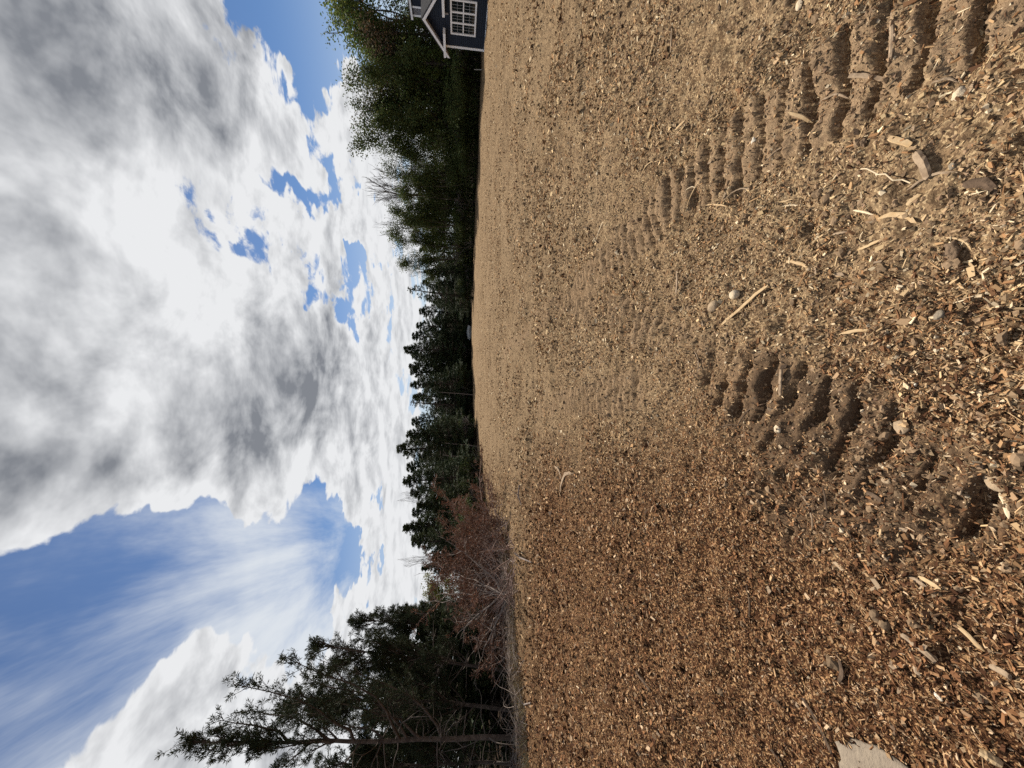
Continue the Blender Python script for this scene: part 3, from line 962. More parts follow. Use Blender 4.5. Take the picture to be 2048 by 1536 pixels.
stand('leafy_a', (850, 1235), 0, 'olive tree beyond the brush, behind the near cedars', 'tree', None, 1.2, Y=24)
# pale straight trunks standing in front of the dark row
for k, (px0, py0, px1, py1, lb) in enumerate([(945, 568, 908, 564, 'thin pale trunk under the first spruces, house side'), (944, 585, 905, 583, 'thin pale trunk under the open-topped spruce'),
                                             (946, 790, 876, 784, 'pale leaning pole before the dark far spruces'), (957, 918, 885, 910, 'pale trunk at the near end of far tree line'),
                                             (955, 893, 890, 886, 'slim grey trunk beside the tall sixth spruce')]):
    a_ = gp(px0, py0); b_ = at(px1, py1, a_[1] + .1)
    t0 = Mesh(); a_[2] = hz(a_[0], a_[1]) - .05
    t0.tube(np.array([np.zeros(3), (b_ - a_) * .35 + (.03, 0, 0), (b_ - a_) * .7, b_ - a_]), (.05, .045, .035, .02), 6)
    for q in range(5):
        s0 = (b_ - a_) * rng.uniform(.2, .95)
        t0.tube(curve(s0, (rng.normal(), rng.normal() * .5, .3), rng.uniform(.3, .7), 4, 0, .2), np.linspace(.013, .006, 4), 3)
    tag(t0.build('leaning_pole', DEADW, None, tuple(a_)), lb, 'trunk')

# ------------------------------------------------------------------ near cedars at the left edge
def blend_limb(p0, p1, n=7, bow=.18):
    p0, p1 = np.array(p0, float), np.array(p1, float)
    f = np.linspace(0, 1, n)[:, None]
    c = p0 + (p1 - p0) * f
    c[:, 2] -= (np.sin(np.pi * f[:, 0]) * bow * np.linalg.norm(p1 - p0))
    c[1:-1] += rng.normal(0, .03, (n - 2, 3))
    return c


def near_cedar(base, tip, limbs, label, seed, h_rand=(.35, .95), nrand=34, spread=1.2, dead=26, size=.085, bare_side=None):
    global rng
    keep = rng; rng = np.random.default_rng(seed)
    base, tip = np.array(base, float), np.array(tip, float)
    root = empty('cedar_tree', tuple(base))
    tag(root, label, 'tree', 'cedars at the field edge')
    H = tip[2] - base[2]
    f = np.linspace(0, 1, 12)
    tp = (tip - base)[None, :] * f[:, None]
    tp[1:-1, :2] += np.cumsum(rng.normal(0, .025, (10, 2)), 0)
    tr, cr, dd = Mesh(), Mesh(), Mesh()
    tr.tube(tp, .0068 * H * (1 - f) ** .7 + .010, 9)
    allc = []
    for (fs, end) in limbs:
        s0, _ = sample(tp, np.array([fs]))
        allc.append((blend_limb(s0[0], np.array(end) - base), .0045 * H))
    for k in range(nrand):
        fs = rng.uniform(*h_rand)
        s0, _ = sample(tp, np.array([fs]))
        a = rng.uniform(0, 6.28) if bare_side is None else rng.normal(bare_side, 1.0)
        el = .45 + .6 * fs + rng.normal(0, .12)
        allc.append((curve(s0[0], (math.cos(a) * math.cos(el), math.sin(a) * math.cos(el), math.sin(el)), spread * (1.25 - fs) * rng.uniform(.6, 1.2), 6, sag=.5, wob=.09), .0034 * H))
    allc.append((tp[-4:], None))
    for (c, r) in allc:
        L = np.linalg.norm(np.diff(c, axis=0), axis=1).sum()
        if r:
            tr.tube(c, np.linspace(r, .006, len(c)), 5, cap=False)
        # side branchlets, each a feathery spray
        nb = int(5 + 10 * L)
        fr = .18 + .82 * rng.uniform(0, 1, nb) ** .8
        q, dr = sample(c, fr)
        for m in range(nb):
            sd_ = unit(np.cross(dr[m], rng.normal(size=3)))
            bl = (.22 + .42 * (1 - fr[m])) * rng.uniform(.6, 1.3) * min(1.3, .5 + L * .4)
            bc = curve(q[m], dr[m] * .75 + sd_ * .65 + np.array((0, 0, .15)), bl, 4, sag=.25, wob=.12)
            tr.tube(bc, np.linspace(.007, .003, 4), 3, cap=False)
            foliate(cr, bc, int(7 + 13 * bl), size, size * .17, .7, start=.1, sub=5, reach=.11, flat=.8)
    for k in range(dead):
        fs = rng.uniform(.05, .55)
        s0, _ = sample(tp, np.array([fs]))
        a = rng.uniform(0, 6.28)
        c = curve(s0[0], (math.cos(a), math.sin(a), rng.uniform(-.2, .5)), rng.uniform(.4, 1.5), 6, sag=rng.uniform(-.7, .3), wob=.18)
        dd.tube(c, np.linspace(rng.uniform(.010, .020), .004, 6), 4, cap=False)
        if rng.uniform() < .6:
            q, dr = sample(c, np.array([.5]))
            dd.tube(curve(q[0], dr[0] + rng.normal(0, .6, 3), rng.uniform(.2, .6), 4, 0, .2), np.linspace(.007, .003, 4), 3, cap=False)
    tr.build('trunk', BARK_D, root, smooth=True)
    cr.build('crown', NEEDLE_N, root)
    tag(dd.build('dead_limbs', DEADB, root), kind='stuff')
    rng = keep
    return root


def foot(px, py, Y):
    p = at(px, py, Y)
    return (p[0], Y, hz(p[0], Y) - .05)


near_cedar(foot(1050, 1476, 9.0), at(362, 1486, 9.0),
           [(.55, at(466, 1368, 8.8)), (.62, at(500, 1420, 9.3)), (.42, at(572, 1315, 8.7)), (.36, at(610, 1390, 9.2)), (.30, at(640, 1320, 9.3)), (.72, at(440, 1440, 9.1)), (.80, at(410, 1500, 9.0)),
            (.60, at(520, 1500, 8.8)), (.45, at(640, 1440, 9.6)), (.40, at(600, 1350, 9.4))],
           'nearest tall cedar with a ragged leaning top, rising above the others', 51, (.58, .96), 16, .9, 34, bare_side=0.2)
near_cedar(foot(1050, 1345, 11.6), at(634, 1292, 11.6), [(.5, at(690, 1330, 11.4)), (.55, at(680, 1380, 11.8)), (.4, at(760, 1400, 11.6)), (.55, at(640, 1400, 11.4))],
           'second dense cedar, with a feathery tip, just beside the tallest cedar', 52, (.28, .95), 46, 1.5, 22)
near_cedar(foot(1040, 1270, 14.6), at(712, 1240, 14.6), [(.5, at(760, 1256, 14.4))], 'third cedar, lower, between the dense cedar and brush heap', 53, (.22, .95), 42, 1.4, 20)
near_cedar(foot(1040, 1240, 16.4), at(752, 1232, 16.4), [], 'fourth cedar partly behind the third, near the brush heap', 54, (.15, .95), 38, 1.2, 12)
near_cedar(foot(1030, 1228, 18.0), at(806, 1220, 18.0), [], 'lowest cedar of the left group, next to the yellow-green tree', 55, (.12, .95), 34, 1.1, 8)
near_cedar(foot(1050, 1420, 11.2), at(560, 1400, 11.2), [], 'cedar standing close behind the tallest cedar', 56, (.22, .95), 50, 1.6, 16)
near_cedar(foot(1060, 1530, 10.2), at(640, 1540, 10.2), [], 'shaded cedar at the very edge of the picture', 57, (.22, .95), 46, 1.5, 22)
for k, (px, py, Y) in enumerate([(760, 1300, 14), (740, 1370, 14), (720, 1440, 13.5), (700, 1510, 13), (800, 1250, 17), (780, 1340, 17), (770, 1420, 17), (760, 1500, 17)]):
    stand('cedar_b' if k % 2 else 'cedar_a', (px, py), 0, f'{ORD[k % 4]} dark cedar from the brush heap, {("close", "far")[k // 4]} behind the near cedars', 'tree', 'cedars behind the near group', 2.0, Y=Y)

# ------------------------------------------------------------------ rust-brown brush heap, dead shrub, litter
def brush(base, ln, wd, hg, label, seed, needle=DEAD_N, n=26, leafy=60, group='heaped dead brush', name='brush_heap'):
    """felled dead boughs thrown together: grey sticks with rust-coloured sprays still on them"""
    global rng
    keep = rng; rng = np.random.default_rng(seed)
    root = empty(name, tuple(base))
    tag(root, label, 'brush', group)
    st, sp = Mesh(), Mesh()
    for k in range(n):
        p = np.array((rng.uniform(-.5, .5) * ln, rng.uniform(-.5, .5) * wd, rng.uniform(0, .35) * hg))
        a = rng.uniform(0, 6.28)
        c = curve(p, (math.cos(a), math.sin(a), rng.uniform(.1, 1.3)), rng.uniform(.5, 1.0) * max(hg, .8), 6, sag=-.3, wob=.14)
        st.tube(c, np.linspace(.018, .005, 6), 4, cap=False)
        for m in range(8):
            q, dr = sample(c, rng.uniform(.3, 1, 1))
            bc = curve(q[0], dr[0] + rng.normal(0, .6, 3), rng.uniform(.2, .6), 4, 0, .15)
            st.tube(bc, np.linspace(.008, .003, 4), 3, cap=False)
            if leafy:
                foliate(sp, bc, int(leafy / 9), .09, .022, .75, start=0, sub=4, reach=.16)
        if leafy:
            foliate(sp, c, leafy // 2, .10, .026, .75, start=.2, sub=4, reach=.30)
    tag(st.build('boughs', DEADP, root), kind='stuff')
    if leafy:
        sp.build('dead_sprays', needle, root)
    rng = keep
    return root


def ft(px, py, Y):
    p = at(px, py, Y); return (p[0], Y, hz(p[0], Y))


brush(ft(990, 1100, 13.0), 1.9, 1.5, 2.7, 'rust-brown brush heap, tallest mound nearest the far trees', 61, n=30)
brush(ft(990, 1148, 12.2), 1.9, 1.5, 2.4, 'rust-brown brush heap in the middle, behind the grey dead shrub', 62, n=30)
brush(ft(990, 1200, 11.8), 1.7, 1.3, 1.8, 'rust-brown brush heap against the lowest cedar', 63, n=28)
brush(ft(985, 1066, 14.5), 1.4, 1.3, 1.8, 'small rust-brown brush heap at the end toward the field', 65)
brush(ft(1015, 1088, 11.2), 1.5, 1.2, .7, 'low dark brush spilling onto the field edge', 66, n=22, leafy=14)
brush(ft(1030, 1140, 9.9), 1.6, .9, .5, 'flat tangle of bare grey brush in front of the heaps', 67, n=22, leafy=0)

ds_base = np.array(ft(1018, 1190, 10.1))
dead_shrub = empty('dead_shrub', tuple(ds_base))
tag(dead_shrub, 'grey leafless shrub with long radiating stems before the brush heap', 'shrub')
for k, (px, py, Y, r) in enumerate([(908, 1096, 11.6, .026), (902, 1144, 12.2, .024), (880, 1150, 12.6, .018), (872, 1190, 12.4, .014), (921, 1275, 11.4, .026), (956, 1328, 10.9, .020), (930, 1330, 12.2, .018),
                                    (968, 1120, 11.2, .014), (985, 1140, 10.8, .012), (950, 1240, 11.0, .012), (940, 1172, 11.0, .014), (850, 1205, 13, .012), (990, 1270, 10.8, .012)]):
    e = at(px, py, Y) - ds_base
    c = blend_limb((rng.normal(0, .06), rng.normal(0, .06), .15), e, 8, bow=rng.uniform(-.10, .12))
    m_ = Mesh(); m_.tube(c, np.linspace(r, .006, 8), 6, cap=False)
    for q in range(6):
        s0, d0 = sample(c, rng.uniform(.3, .97, 1))
        cc = curve(s0[0], d0[0] + rng.normal(0, .5, 3), rng.uniform(.3, .9), 5, .2, .16)
        m_.tube(cc, np.linspace(r * .42, .003, 5), 4, cap=False)
        for z_ in range(2):
            s1, d1 = sample(cc, rng.uniform(.3, .97, 1))
            m_.tube(curve(s1[0], d1[0] + rng.normal(0, .5, 3), rng.uniform(.15, .4), 4, .1, .16), np.linspace(.005, .0025, 4), 3, cap=False)
    m_.build('stem', DEADW, dead_shrub)

# loose dead sticks tangled along the field edge
stick_names = [((1000, 1095), (1040, 1122), 'long pale stick slanting out of the brush edge'), ((1046, 1106), (1070, 1124), 'pale forked stick at the brush edge'),
               ((1052, 1410), (1075, 1404), 'short bleached stick at mulch edge under the cedars'), ((1046, 1478), (1060, 1486), 'white broken stub at the foot of the tallest cedar'),
               ((1018, 1160), (1042, 1150), 'bleached bent stick below the dead shrub'), ((1040, 1262), (1052, 1330), 'grey stick lying along the mulch edge'),
               ((1000, 1040), (1012, 1060), 'short pale stick on the field before the brush'), ((1045, 970), (1048, 1010), 'straight pale stick on the field near the brush')]
for (p0, p1, lb) in stick_names:
    a_, b_ = gp(*p0), gp(*p1)
    a_[2] = hz(a_[0], a_[1]) + .10; b_[2] = hz(b_[0], b_[1]) + .04
    mid = (a_ + b_) / 2 + (0, 0, .06)
    m_ = Mesh(); m_.tube(np.array([np.zeros(3), mid - a_, b_ - a_]), (.022, .02, .012), 6)
    m_.tube(np.array([mid - a_, mid - a_ + (.1, .08, .16)]), (.012, .005), 5)
    tag(m_.build('stick', DEADW, None, tuple(a_)), lb, 'stick')

# tangle of fine twigs and dry grass on the woods side of the edge
tw, gr = Mesh(), Mesh()
kk = rng.integers(0, 11, 6000)
EA = np.array(EDGE)
pp = EA[kk] + (EA[kk + 1] - EA[kk]) * rng.uniform(0, 1, (6000, 1)) + rng.normal(0, .6, (6000, 2))
ed = edge_dist(pp[:, 0], pp[:, 1])
pp = pp[(ed > -.25 - .25 * rng.uniform(0, 1, 6000)) & (ed < 2.4)][:2200]
for n, p in enumerate(pp):
    z0 = hz(p[0], p[1])
    a = rng.uniform(0, 6.28)
    if n % 3:
        tw.tube(curve((p[0], p[1], z0 + rng.uniform(0, .25)), (math.cos(a), math.sin(a), rng.uniform(-.1, .6)), rng.uniform(.25, 1.0), 5, -.4, .22), np.linspace(rng.uniform(.004, .010), .002, 5), 3, cap=False)
    else:
        m = 10
        q = np.array((p[0], p[1], z0)) + rng.normal(0, .10, (m, 3)) * (1, 1, 0)
        gr.blades(q, rng.normal(0, .5, (m, 3)) + (0, 0, .8), rng.uniform(.12, .40, m), .008, tints(m))
tag(tw.build('twig_litter', DEADW), 'tangle of fine grey twigs along the edge of the mulch', 'litter', kind='stuff')
tag(gr.build('dry_grass', STRAW), 'dry straw-coloured grass blades along the edge of the mulch', 'grass', kind='stuff')

# stakes, boulder, dead branch at the foot of the trees
STAKE = material('weathered_stake', (.62, .58, .50), 0.8, noise=(12, (.48, .43, .36)))
for (px0, py0, px1, py1, lb, rr) in [(963.5, 139, 948, 139, 'thin white stake standing by the house corner', .022), (966, 979, 946, 979, 'thin wooden stake on the field edge before dark evergreens', .020)]:
    a_ = gp(px0, py0); b_ = at(px1, py1, a_[1]); a_[2] = hz(a_[0], a_[1]) - .1
    v = b_ - a_
    m_ = Mesh(); m_.tube(np.array([np.zeros(3), v * .9, v]), (rr, rr, rr * .5), 4)
    tag(m_.build('survey_stake', STAKE, None, tuple(a_)), lb, 'stake')


def ico(sub):
    import bmesh
    bm = bmesh.new()
    bmesh.ops.create_icosphere(bm, subdivisions=sub, radius=1.0)
    V = np.array([v.co[:] for v in bm.verts]); T = np.array([[v.index for v in f.verts] for f in bm.faces])
    bm.free()
    return V, T


ICO3, ICO2, ICO1 = ico(4), ico(3), ico(2)


def rock_mesh(dims, seed, rough=.22, flat=.0, src=ICO2):
    V, T = src
    r_ = np.random.default_rng(seed)
    V = V.copy()
    for k in range(9):       # chop flat facets
        nrm = unit(r_.normal(size=3)); d = r_.uniform(.62, .92)
        s = V @ nrm
        V -= np.maximum(s - d, 0)[:, None] * nrm * (1 - flat * .4) * min(1, rough * 4)
    o = r_.uniform(0, 50, 3)
    nz = fbm(V[:, 0] * 2 + o[0], V[:, 1] * 2 + V[:, 2] * 1.3 + o[1], seed, 4)
    V *= (1 + rough * .45 * nz)[:, None]
    return V * np.array(dims), T


STONE_T = material('tan_stone', (.36, .265, .17), 0.9, noise=(30, (.26, .19, .12)), bump=(120, .004), coord='Object')
STONE_P = material('pale_stone', (.56, .44, .29), 0.8, noise=(26, (.38, .32, .24)), bump=(120, .004))
STONE_W = material('white_stone', (.68, .61, .49), 0.8, noise=(22, (.50, .44, .34)))
STONE_R = material('mottled_rock', (.24, .195, .145), 0.9, noise=(14, (.20, .16, .12)), bump=(40, .012))
STONE_G = material('grey_stone', (.20, .16, .115), 0.9, noise=(16, (.28, .23, .165)), bump=(70, .006))
SOILC = material('soil_clod', (.175, .120, .077), 0.95, noise=(25, (.13, .088, .056)), bump=(70, .012))

p = gp(943, 665); p[1] += .6; p[0] *= (p[1] / (p[1] - .6)); p[2] = hz(p[0], p[1]) + .18
m_ = Mesh(); V, T = rock_mesh((.95, .5, .36), 5, .16, src=ICO3); m_.add(V, None, T)
tag(m_.build('boulder', material('pale_boulder', (.46, .46, .44), .8, noise=(5, (.34, .34, .33)), bump=(20, .02)), None, tuple(p), smooth=True), 'pale grey rounded boulder at the foot of the far spruces', 'boulder')
a_ = gp(948, 486); a_[1] += .4; a_[2] = hz(a_[0], a_[1])
m_ = Mesh()
for k in range(11):
    m_.tube(curve((rng.normal(0, .5), 0, .1), (rng.normal(0, 1), rng.normal(0, .3), rng.uniform(.1, 1)), rng.uniform(.5, 1.3), 5, 0, .2), np.linspace(.03, .01, 5), 4)
tag(m_.build('dead_branch', DEADW, None, tuple(a_)), 'bleached dead branch lying at the foot of mixed woods', 'branch')

# ------------------------------------------------------------------ what lies on the ground
def lie(name, mesh, mat, x, y, up, label, cat, group=None, rz=0.0, tilt=(0, 0), smooth=False):
    o = mesh.build(name, mat, None, (x, y, hz(x, y) + up), smooth)
    o.rotation_euler = (tilt[0], tilt[1], rz)
    return tag(o, label, cat, group)


WOOD = [material('fresh_split_wood', (.46, .33, .19), 0.75, noise=(40, (.40, .27, .14))), material('weathered_wood', (.32, .235, .155), 0.85, noise=(35, (.20, .14, .09))),
        material('dark_bark_wood', (.115, .078, .052), 0.9, noise=(30, (.062, .042, .028)), bump=(90, .004)), material('pale_root', (.60, .48, .32), .8)]

# stones: photo position, size in metres (half axes), material, label
stones = [(1437, 612, (.036, .052, .030), STONE_T, 'smooth oval brown stone beside the long split stick'), (1480, 590, (.028, .036, .026), STONE_P, 'rounded pale stone between oval stone and split stick'),
          (1918, 188, (.030, .034, .018), STONE_P, 'flat cream stone half sunk in packed soil'), (1500, 281, (.030, .026, .022), STONE_W, 'angular white stone in the tan soil'),
          (1888, 1390, (.012, .024, .009), STONE_W, 'bright white shard lying on the dark mulch'), (1588, 786, (.014, .014, .011), STONE_W, 'small white pebble beside a tread rut'),
          (1612, 537, (.016, .018, .013), STONE_T, 'small round tan pebble beside a flat splinter'), (1571, 858, (.035, .030, .016), STONE_P, 'crumbly pale stone on the tread mark'),
          (1790, 855, (.040, .040, .014), STONE_T, 'flat tan slab pressed into the tread mark'), (1747, 931, (.016, .022, .014), STONE_T, 'squarish tan stone next to the pressed slab'),
          (1766, 962, (.026, .028, .020), STONE_T, 'lumpy brown stone below the squarish stone'), (1990, 965, (.040, .050, .010), STONE_T, 'smooth flat slab half buried at picture edge'),
          (1755, 1256, (.022, .020, .018), WOOD[1], 'orange-brown wood knot on the mulch'), (1856, 1338, (.022, .018, .012), WOOD[1], 'rounded brown wood lump on the mulch'),
          (1725, 285, (.034, .024, .026), SOILC, 'tall crumbly soil clod with a shaded side'), (1880, 632, (.030, .026, .016), STONE_G, 'flat dark grey stone in the foreground soil'),
          (1913, 333, (.016, .015, .012), STONE_G, 'dark blue-grey pebble at the end of the long twig'), 
          
          (1585, 5, (.045, .030, .012), STONE_P, 'cream stone cut by the top picture edge'), 
          (1905, 505, (.05, .035, .02), SOILC, 'largest dark clod in the near soil'),
          (1830, 770, (.012, .010, .010), STONE_W, 'tiny white pebble near the picture edge'), 
          
          (1765, 935, (.010, .016, .010), STONE_P, 'pale wedge stone touching the squarish stone')]
for k, (px, py, dims, mt, lb) in enumerate(stones):
    q = gp(px, py)
    dims = tuple(x * (.95 if k < 2 else .68) for x in dims)
    m_ = Mesh(); V, T = rock_mesh(dims, 100 + k, .10 if k < 2 else (1.3 if mt is SOILC else .45), src=ICO3 if mt is SOILC else ICO2); m_.add(V, None, T)
    nm = 'wood_knot' if mt in WOOD else ('soil_clod' if mt is SOILC else 'stone')
    lie(nm, m_, mt, q[0], q[1], dims[2] * (.45 if k < 2 else .15), lb, 'wood' if mt in WOOD else ('clod' if mt is SOILC else 'stone'), None, random.uniform(-.6, .6), smooth=True)
q = gp(1895, 1705)
m_ = Mesh(); V, T = rock_mesh((.40, .20, .05), 306, .5, src=ICO3); m_.add(V, None, T)
lie('rock', m_, STONE_R, q[0] - .02, q[1], .035, 'large grey rock cut off at the bottom picture edge', 'rock', None, 1.3, smooth=True)


def stick_mesh(L, w_, th, seed, bend=.08, split=True, taper=.35, sides=6):
    """a stick or splinter along x, with a ragged split section"""
    r_ = np.random.default_rng(seed)
    n = 9
    f = np.linspace(-.5, .5, n)
    cyv = bend * L * (np.cos(f * 3.1) - .6) + np.cumsum(r_.normal(0, .012 * L, n)); cyv -= cyv.mean()
    czv = .03 * L * np.sin(f * 4 + r_.uniform(0, 6)) * .5
    wd = w_ * .5 * (1 - taper * np.abs(f * 2) ** (1.5 + r_.uniform(0, 2)))
    if taper > .2:
        wd[0] *= r_.uniform(.25, .7); wd[-1] *= r_.uniform(.1, .6)
    else:
        wd[0] *= r_.uniform(.75, 1); wd[-1] *= r_.uniform(.7, 1)
    th_ = np.arange(sides) * 2 * np.pi / sides + r_.uniform(0, 1)
    prof = 1 + (r_.normal(0, .22, sides) if split else 0)
    V = []
    for k in range(n):
        jit = 1 + r_.normal(0, .08 if split else .03, sides)
        V.append(np.stack([np.full(sides, f[k] * L) + (r_.normal(0, .02 * L, sides) if k in (0, n - 1) and split else 0), cyv[k] + wd[k] * np.cos(th_) * prof * jit, czv[k] + wd[k] * th / w_ * np.sin(th_) * prof * jit], 1))
    V = np.concatenate(V)
    ii = np.arange(n - 1)[:, None] * sides; jj = np.arange(sides)[None, :]; jn_ = (jj + 1) % sides
    Q = np.stack([ii + jj, ii + jn_, ii + sides + jn_, ii + sides + jj], -1).reshape(-1, 4)
    e = (n - 1) * sides
    T = [(e, e + s, e + s + 1) for s in range(1, sides - 1)] + [(0, s + 1, s) for s in range(1, sides - 1)]
    m_ = Mesh(); m_.add(V, Q, T)
    return m_


# sticks and splinters: ends in the photo, width (m), material index, name, label
sticks = [((1935, 362), (2000, 380), .034, 2, 'bark_strip', 'curved slab of dark bark in the foreground'), ((1458, 646), (1536, 570), .020, 0, 'split_stick', 'long split stick with a pale edge beside two stones'), ((1836, 308), (1868, 352), .032, 1, 'wood_chunk', 'thick split wood chunk with a dark groove'),
          ((1790, 278), (1830, 290), .020, 0, 'wood_chunk', 'short pale splintered chunk above the thick chunk'), ((1820, 373), (1925, 338), .010, 1, 'twig', 'long brown twig crossing below the thick chunk'),
          ((1762, 432), (1838, 438), .018, 0, 'bark_strip', 'wavy pale bark strip lying alone'), ((1674, 668), (1732, 658), .014, 0, 'splinter', 'broad pale splinter in the open soil'),
          ((1353, 540), (1358, 590), .020, 1, 'stick', 'upright-lying brown stick left of the round stones'), ((1588, 222), (1614, 244), .018, 0, 'splinter', 'short tan stub of split wood in loose soil'),
          ((1705, 152), (1756, 155), .020, 1, 'wood_chunk', 'straight squared wood piece near packed soil'), ((1776, 20), (1790, 118), .016, 1, 'stick', 'weathered straight stick by the picture top'),
          ((1818, 410), (1845, 388), .022, 0, 'splinter', 'pale splinter pointing toward the bark strip'), ((1560, 520), (1610, 532), .012, 0, 'splinter', 'pale flat splinter touching a round pebble'),
          ((1585, 395), (1556, 404), .008, 0, 'splinter', 'thin cream splinter above another in the soil'), ((1560, 412), (1600, 408), .008, 3, 'splinter', 'thin bright splinter beside a cream splinter'),
          ((1378, 380), (1395, 372), .006, 3, 'twig', 'fine pale twig in the mid field'), ((1480, 385), (1500, 372), .010, 1, 'stick', 'brown stick end near crossing twigs'),
          ((1450, 395), (1512, 372), .008, 1, 'twig', 'thin brown twig crossing another twig'), ((1376, 418), (1406, 350), .008, 0, 'twig', 'long thin tan twig by the tread ribs'),
          ((1415, 410), (1460, 411), .010, 0, 'splinter', 'tan splinter lying along the tread edge'), ((1480, 850), (1528, 800), .010, 2, 'twig', 'dark forked twig by the near tread'),
          ((1440, 862), (1482, 846), .008, 2, 'twig', 'dark thin twig joined to the forked twig'), ((1572, 738), (1574, 790), .018, 1, 'stick', 'upright tan stick between tread ruts'),
          ((1650, 970), (1660, 1062), .010, 2, 'twig', 'dark thin root running along the mulch'), ((1610, 985), (1636, 1058), .008, 1, 'twig', 'curved brown root on the mulch'),
          ((1730, 985), (1775, 1002), .016, 2, 'stick', 'dark stick in the churned soil'), ((1980, 985), (2018, 1040), .010, 3, 'splinter', 'thin pale splinter below the buried slab'),
          ((1850, 1150), (1900, 1178), .016, 0, 'splinter', 'pale squared splinter on the mulch'), ((1830, 1152), (1872, 1170), .014, 1, 'splinter', 'brown splinter beside a pale squared one'),
          ((1835, 1265), (1905, 1320), .018, 1, 'stick', 'long brown stick slanting over the mulch'), ((1925, 1245), (1985, 1300), .014, 0, 'splinter', 'long pale splinter slanting over the mulch'),
          ((1985, 1495), (2025, 1530), .022, 0, 'stick', 'pale stick at the corner by the rock'), ((2000, 1328), (2046, 1350), .022, 1, 'stick', 'weathered board end at the picture edge'),
          ((1620, 1396), (1690, 1500), .016, 2, 'stick', 'dark bark stick slanting across the mulch'), ((1500, 1170), (1506, 1235), .016, 2, 'stick', 'dark upright stick on the mulch'),
          ((1540, 1490), (1570, 1536), .018, 2, 'bark_strip', 'brown bark strip at the lower picture edge'), ((1682, 1305), (1690, 1370), .016, 2, 'bark_strip', 'dark bark strip in the middle of the mulch'),
          ((1290, 1340), (1318, 1378), .030, 2, 'stick', 'dark short stick casting shadow on the mulch'), ((1118, 976), (1146, 936), .050, 1, 'branch', 'thick crooked branch stub lying on the field'),
          ((1108, 930), (1122, 955), .030, 1, 'branch', 'dark side branch leading to the crooked stub'), ((1300, 140), (1316, 72), .014, 0, 'stick', 'pale stick in the tan soil near the house side'),
          ((1190, 480), (1205, 440), .012, 3, 'twig', 'thin bright twig in the mid field'), ((1345, 105), (1352, 60), .016, 1, 'stick', 'tan curved stick near the house side'),
          ((1352, 268), (1376, 240), .020, 0, 'splinter', 'pale split stick pointing to a tan stone'), ((1290, 350), (1310, 318), .010, 0, 'twig', 'fine tan twig above the tread ribs'),
          ((1640, 195), (1690, 190), .010, 1, 'twig', 'thin grey twig over loose soil'), ((1530, 320), (1560, 290), .008, 1, 'twig', 'thin brown twig beside the white stone'),
          ((1880, 165), (1925, 160), .008, 1, 'twig', 'short grey twig by the cream flat stone'), ((1900, 470), (1950, 500), .008, 0, 'twig', 'fine pale stem above the large clod'),
          ((1750, 480), (1700, 500), .010, 0, 'splinter', 'slim pale splinter above the wavy bark'), ((1660, 470), (1690, 462), .012, 1, 'splinter', 'stubby brown splinter in the loose soil'),
          ((1705, 420), (1745, 428), .009, 3, 'splinter', 'bright slim splinter leading to the wavy bark'), ((1400, 700), (1412, 745), .010, 1, 'twig', 'short tan twig lying across the tread'),
          ((1300, 1170), (1306, 1200), .010, 3, 'twig', 'fine pale twig on the mulch middle'), ((1160, 1370), (1172, 1384), .014, 3, 'splinter', 'white splinter on the mulch near the cedars'),
          ((1230, 1200), (1238, 1230), .012, 3, 'twig', 'slim pale stick on the brown mulch')]
for k, (p0, p1, wd_, mi, nm, lb) in enumerate(sticks):
    a_, b_ = gp(*p0), gp(*p1)
    L = float(np.hypot(*(b_ - a_)[:2]))
    c_ = (a_ + b_) / 2
    th_ = wd_ * (.7 if nm in ('twig', 'stick', 'branch') else .45)
    za, zb = hz(a_[0], a_[1]), hz(b_[0], b_[1])
    m_ = stick_mesh(L, wd_, th_, 500 + k, bend=.16 if nm in ('bark_strip', 'twig', 'branch') else .03, split=nm not in ('twig',), taper=.12 if nm in ('wood_chunk', 'split_stick', 'stick') else .35)
    o = m_.build(nm, WOOD[mi], None, (c_[0], c_[1], max((za + zb) / 2, hz(c_[0], c_[1]) ) + th_ * .55))
    o.rotation_euler = (0, -math.atan2(zb - za, L), math.atan2(b_[1] - a_[1], b_[0] - a_[0]))
    tag(o, lb, {'bark_strip': 'bark', 'wood_chunk': 'wood'}.get(nm, nm))
# the fine pale root thread near the thick chunk
pts = np.array([gp(*q) for q in [(1722, 338), (1742, 338), (1768, 350), (1784, 349), (1800, 362), (1814, 360), (1832, 367)]])
m_ = Mesh(); zz = ground_z(pts[:, 0], pts[:, 1]) + .018; pts[:, 2] = zz
m_.tube(pts - pts[0], .0022, 5)
tag(m_.build('root_thread', WOOD[3], None, tuple(pts[0])), 'fine pale curling root thread above the brown twig', 'root')

# ------------------------------------------------------------------ loose wood chips
CHIP_PAL = np.array([(.60, .43, .235), (.45, .28, .14), (.74, .59, .38), (.33, .18, .085), (.21, .112, .056), (.11, .056, .030), (.06, .032, .019), (.41, .28, .16)])
PW_MUL = np.array([.13, .13, .06, .17, .18, .17, .12, .04]); PW_SOIL = np.array([.17, .17, .09, .16, .13, .09, .04, .15])


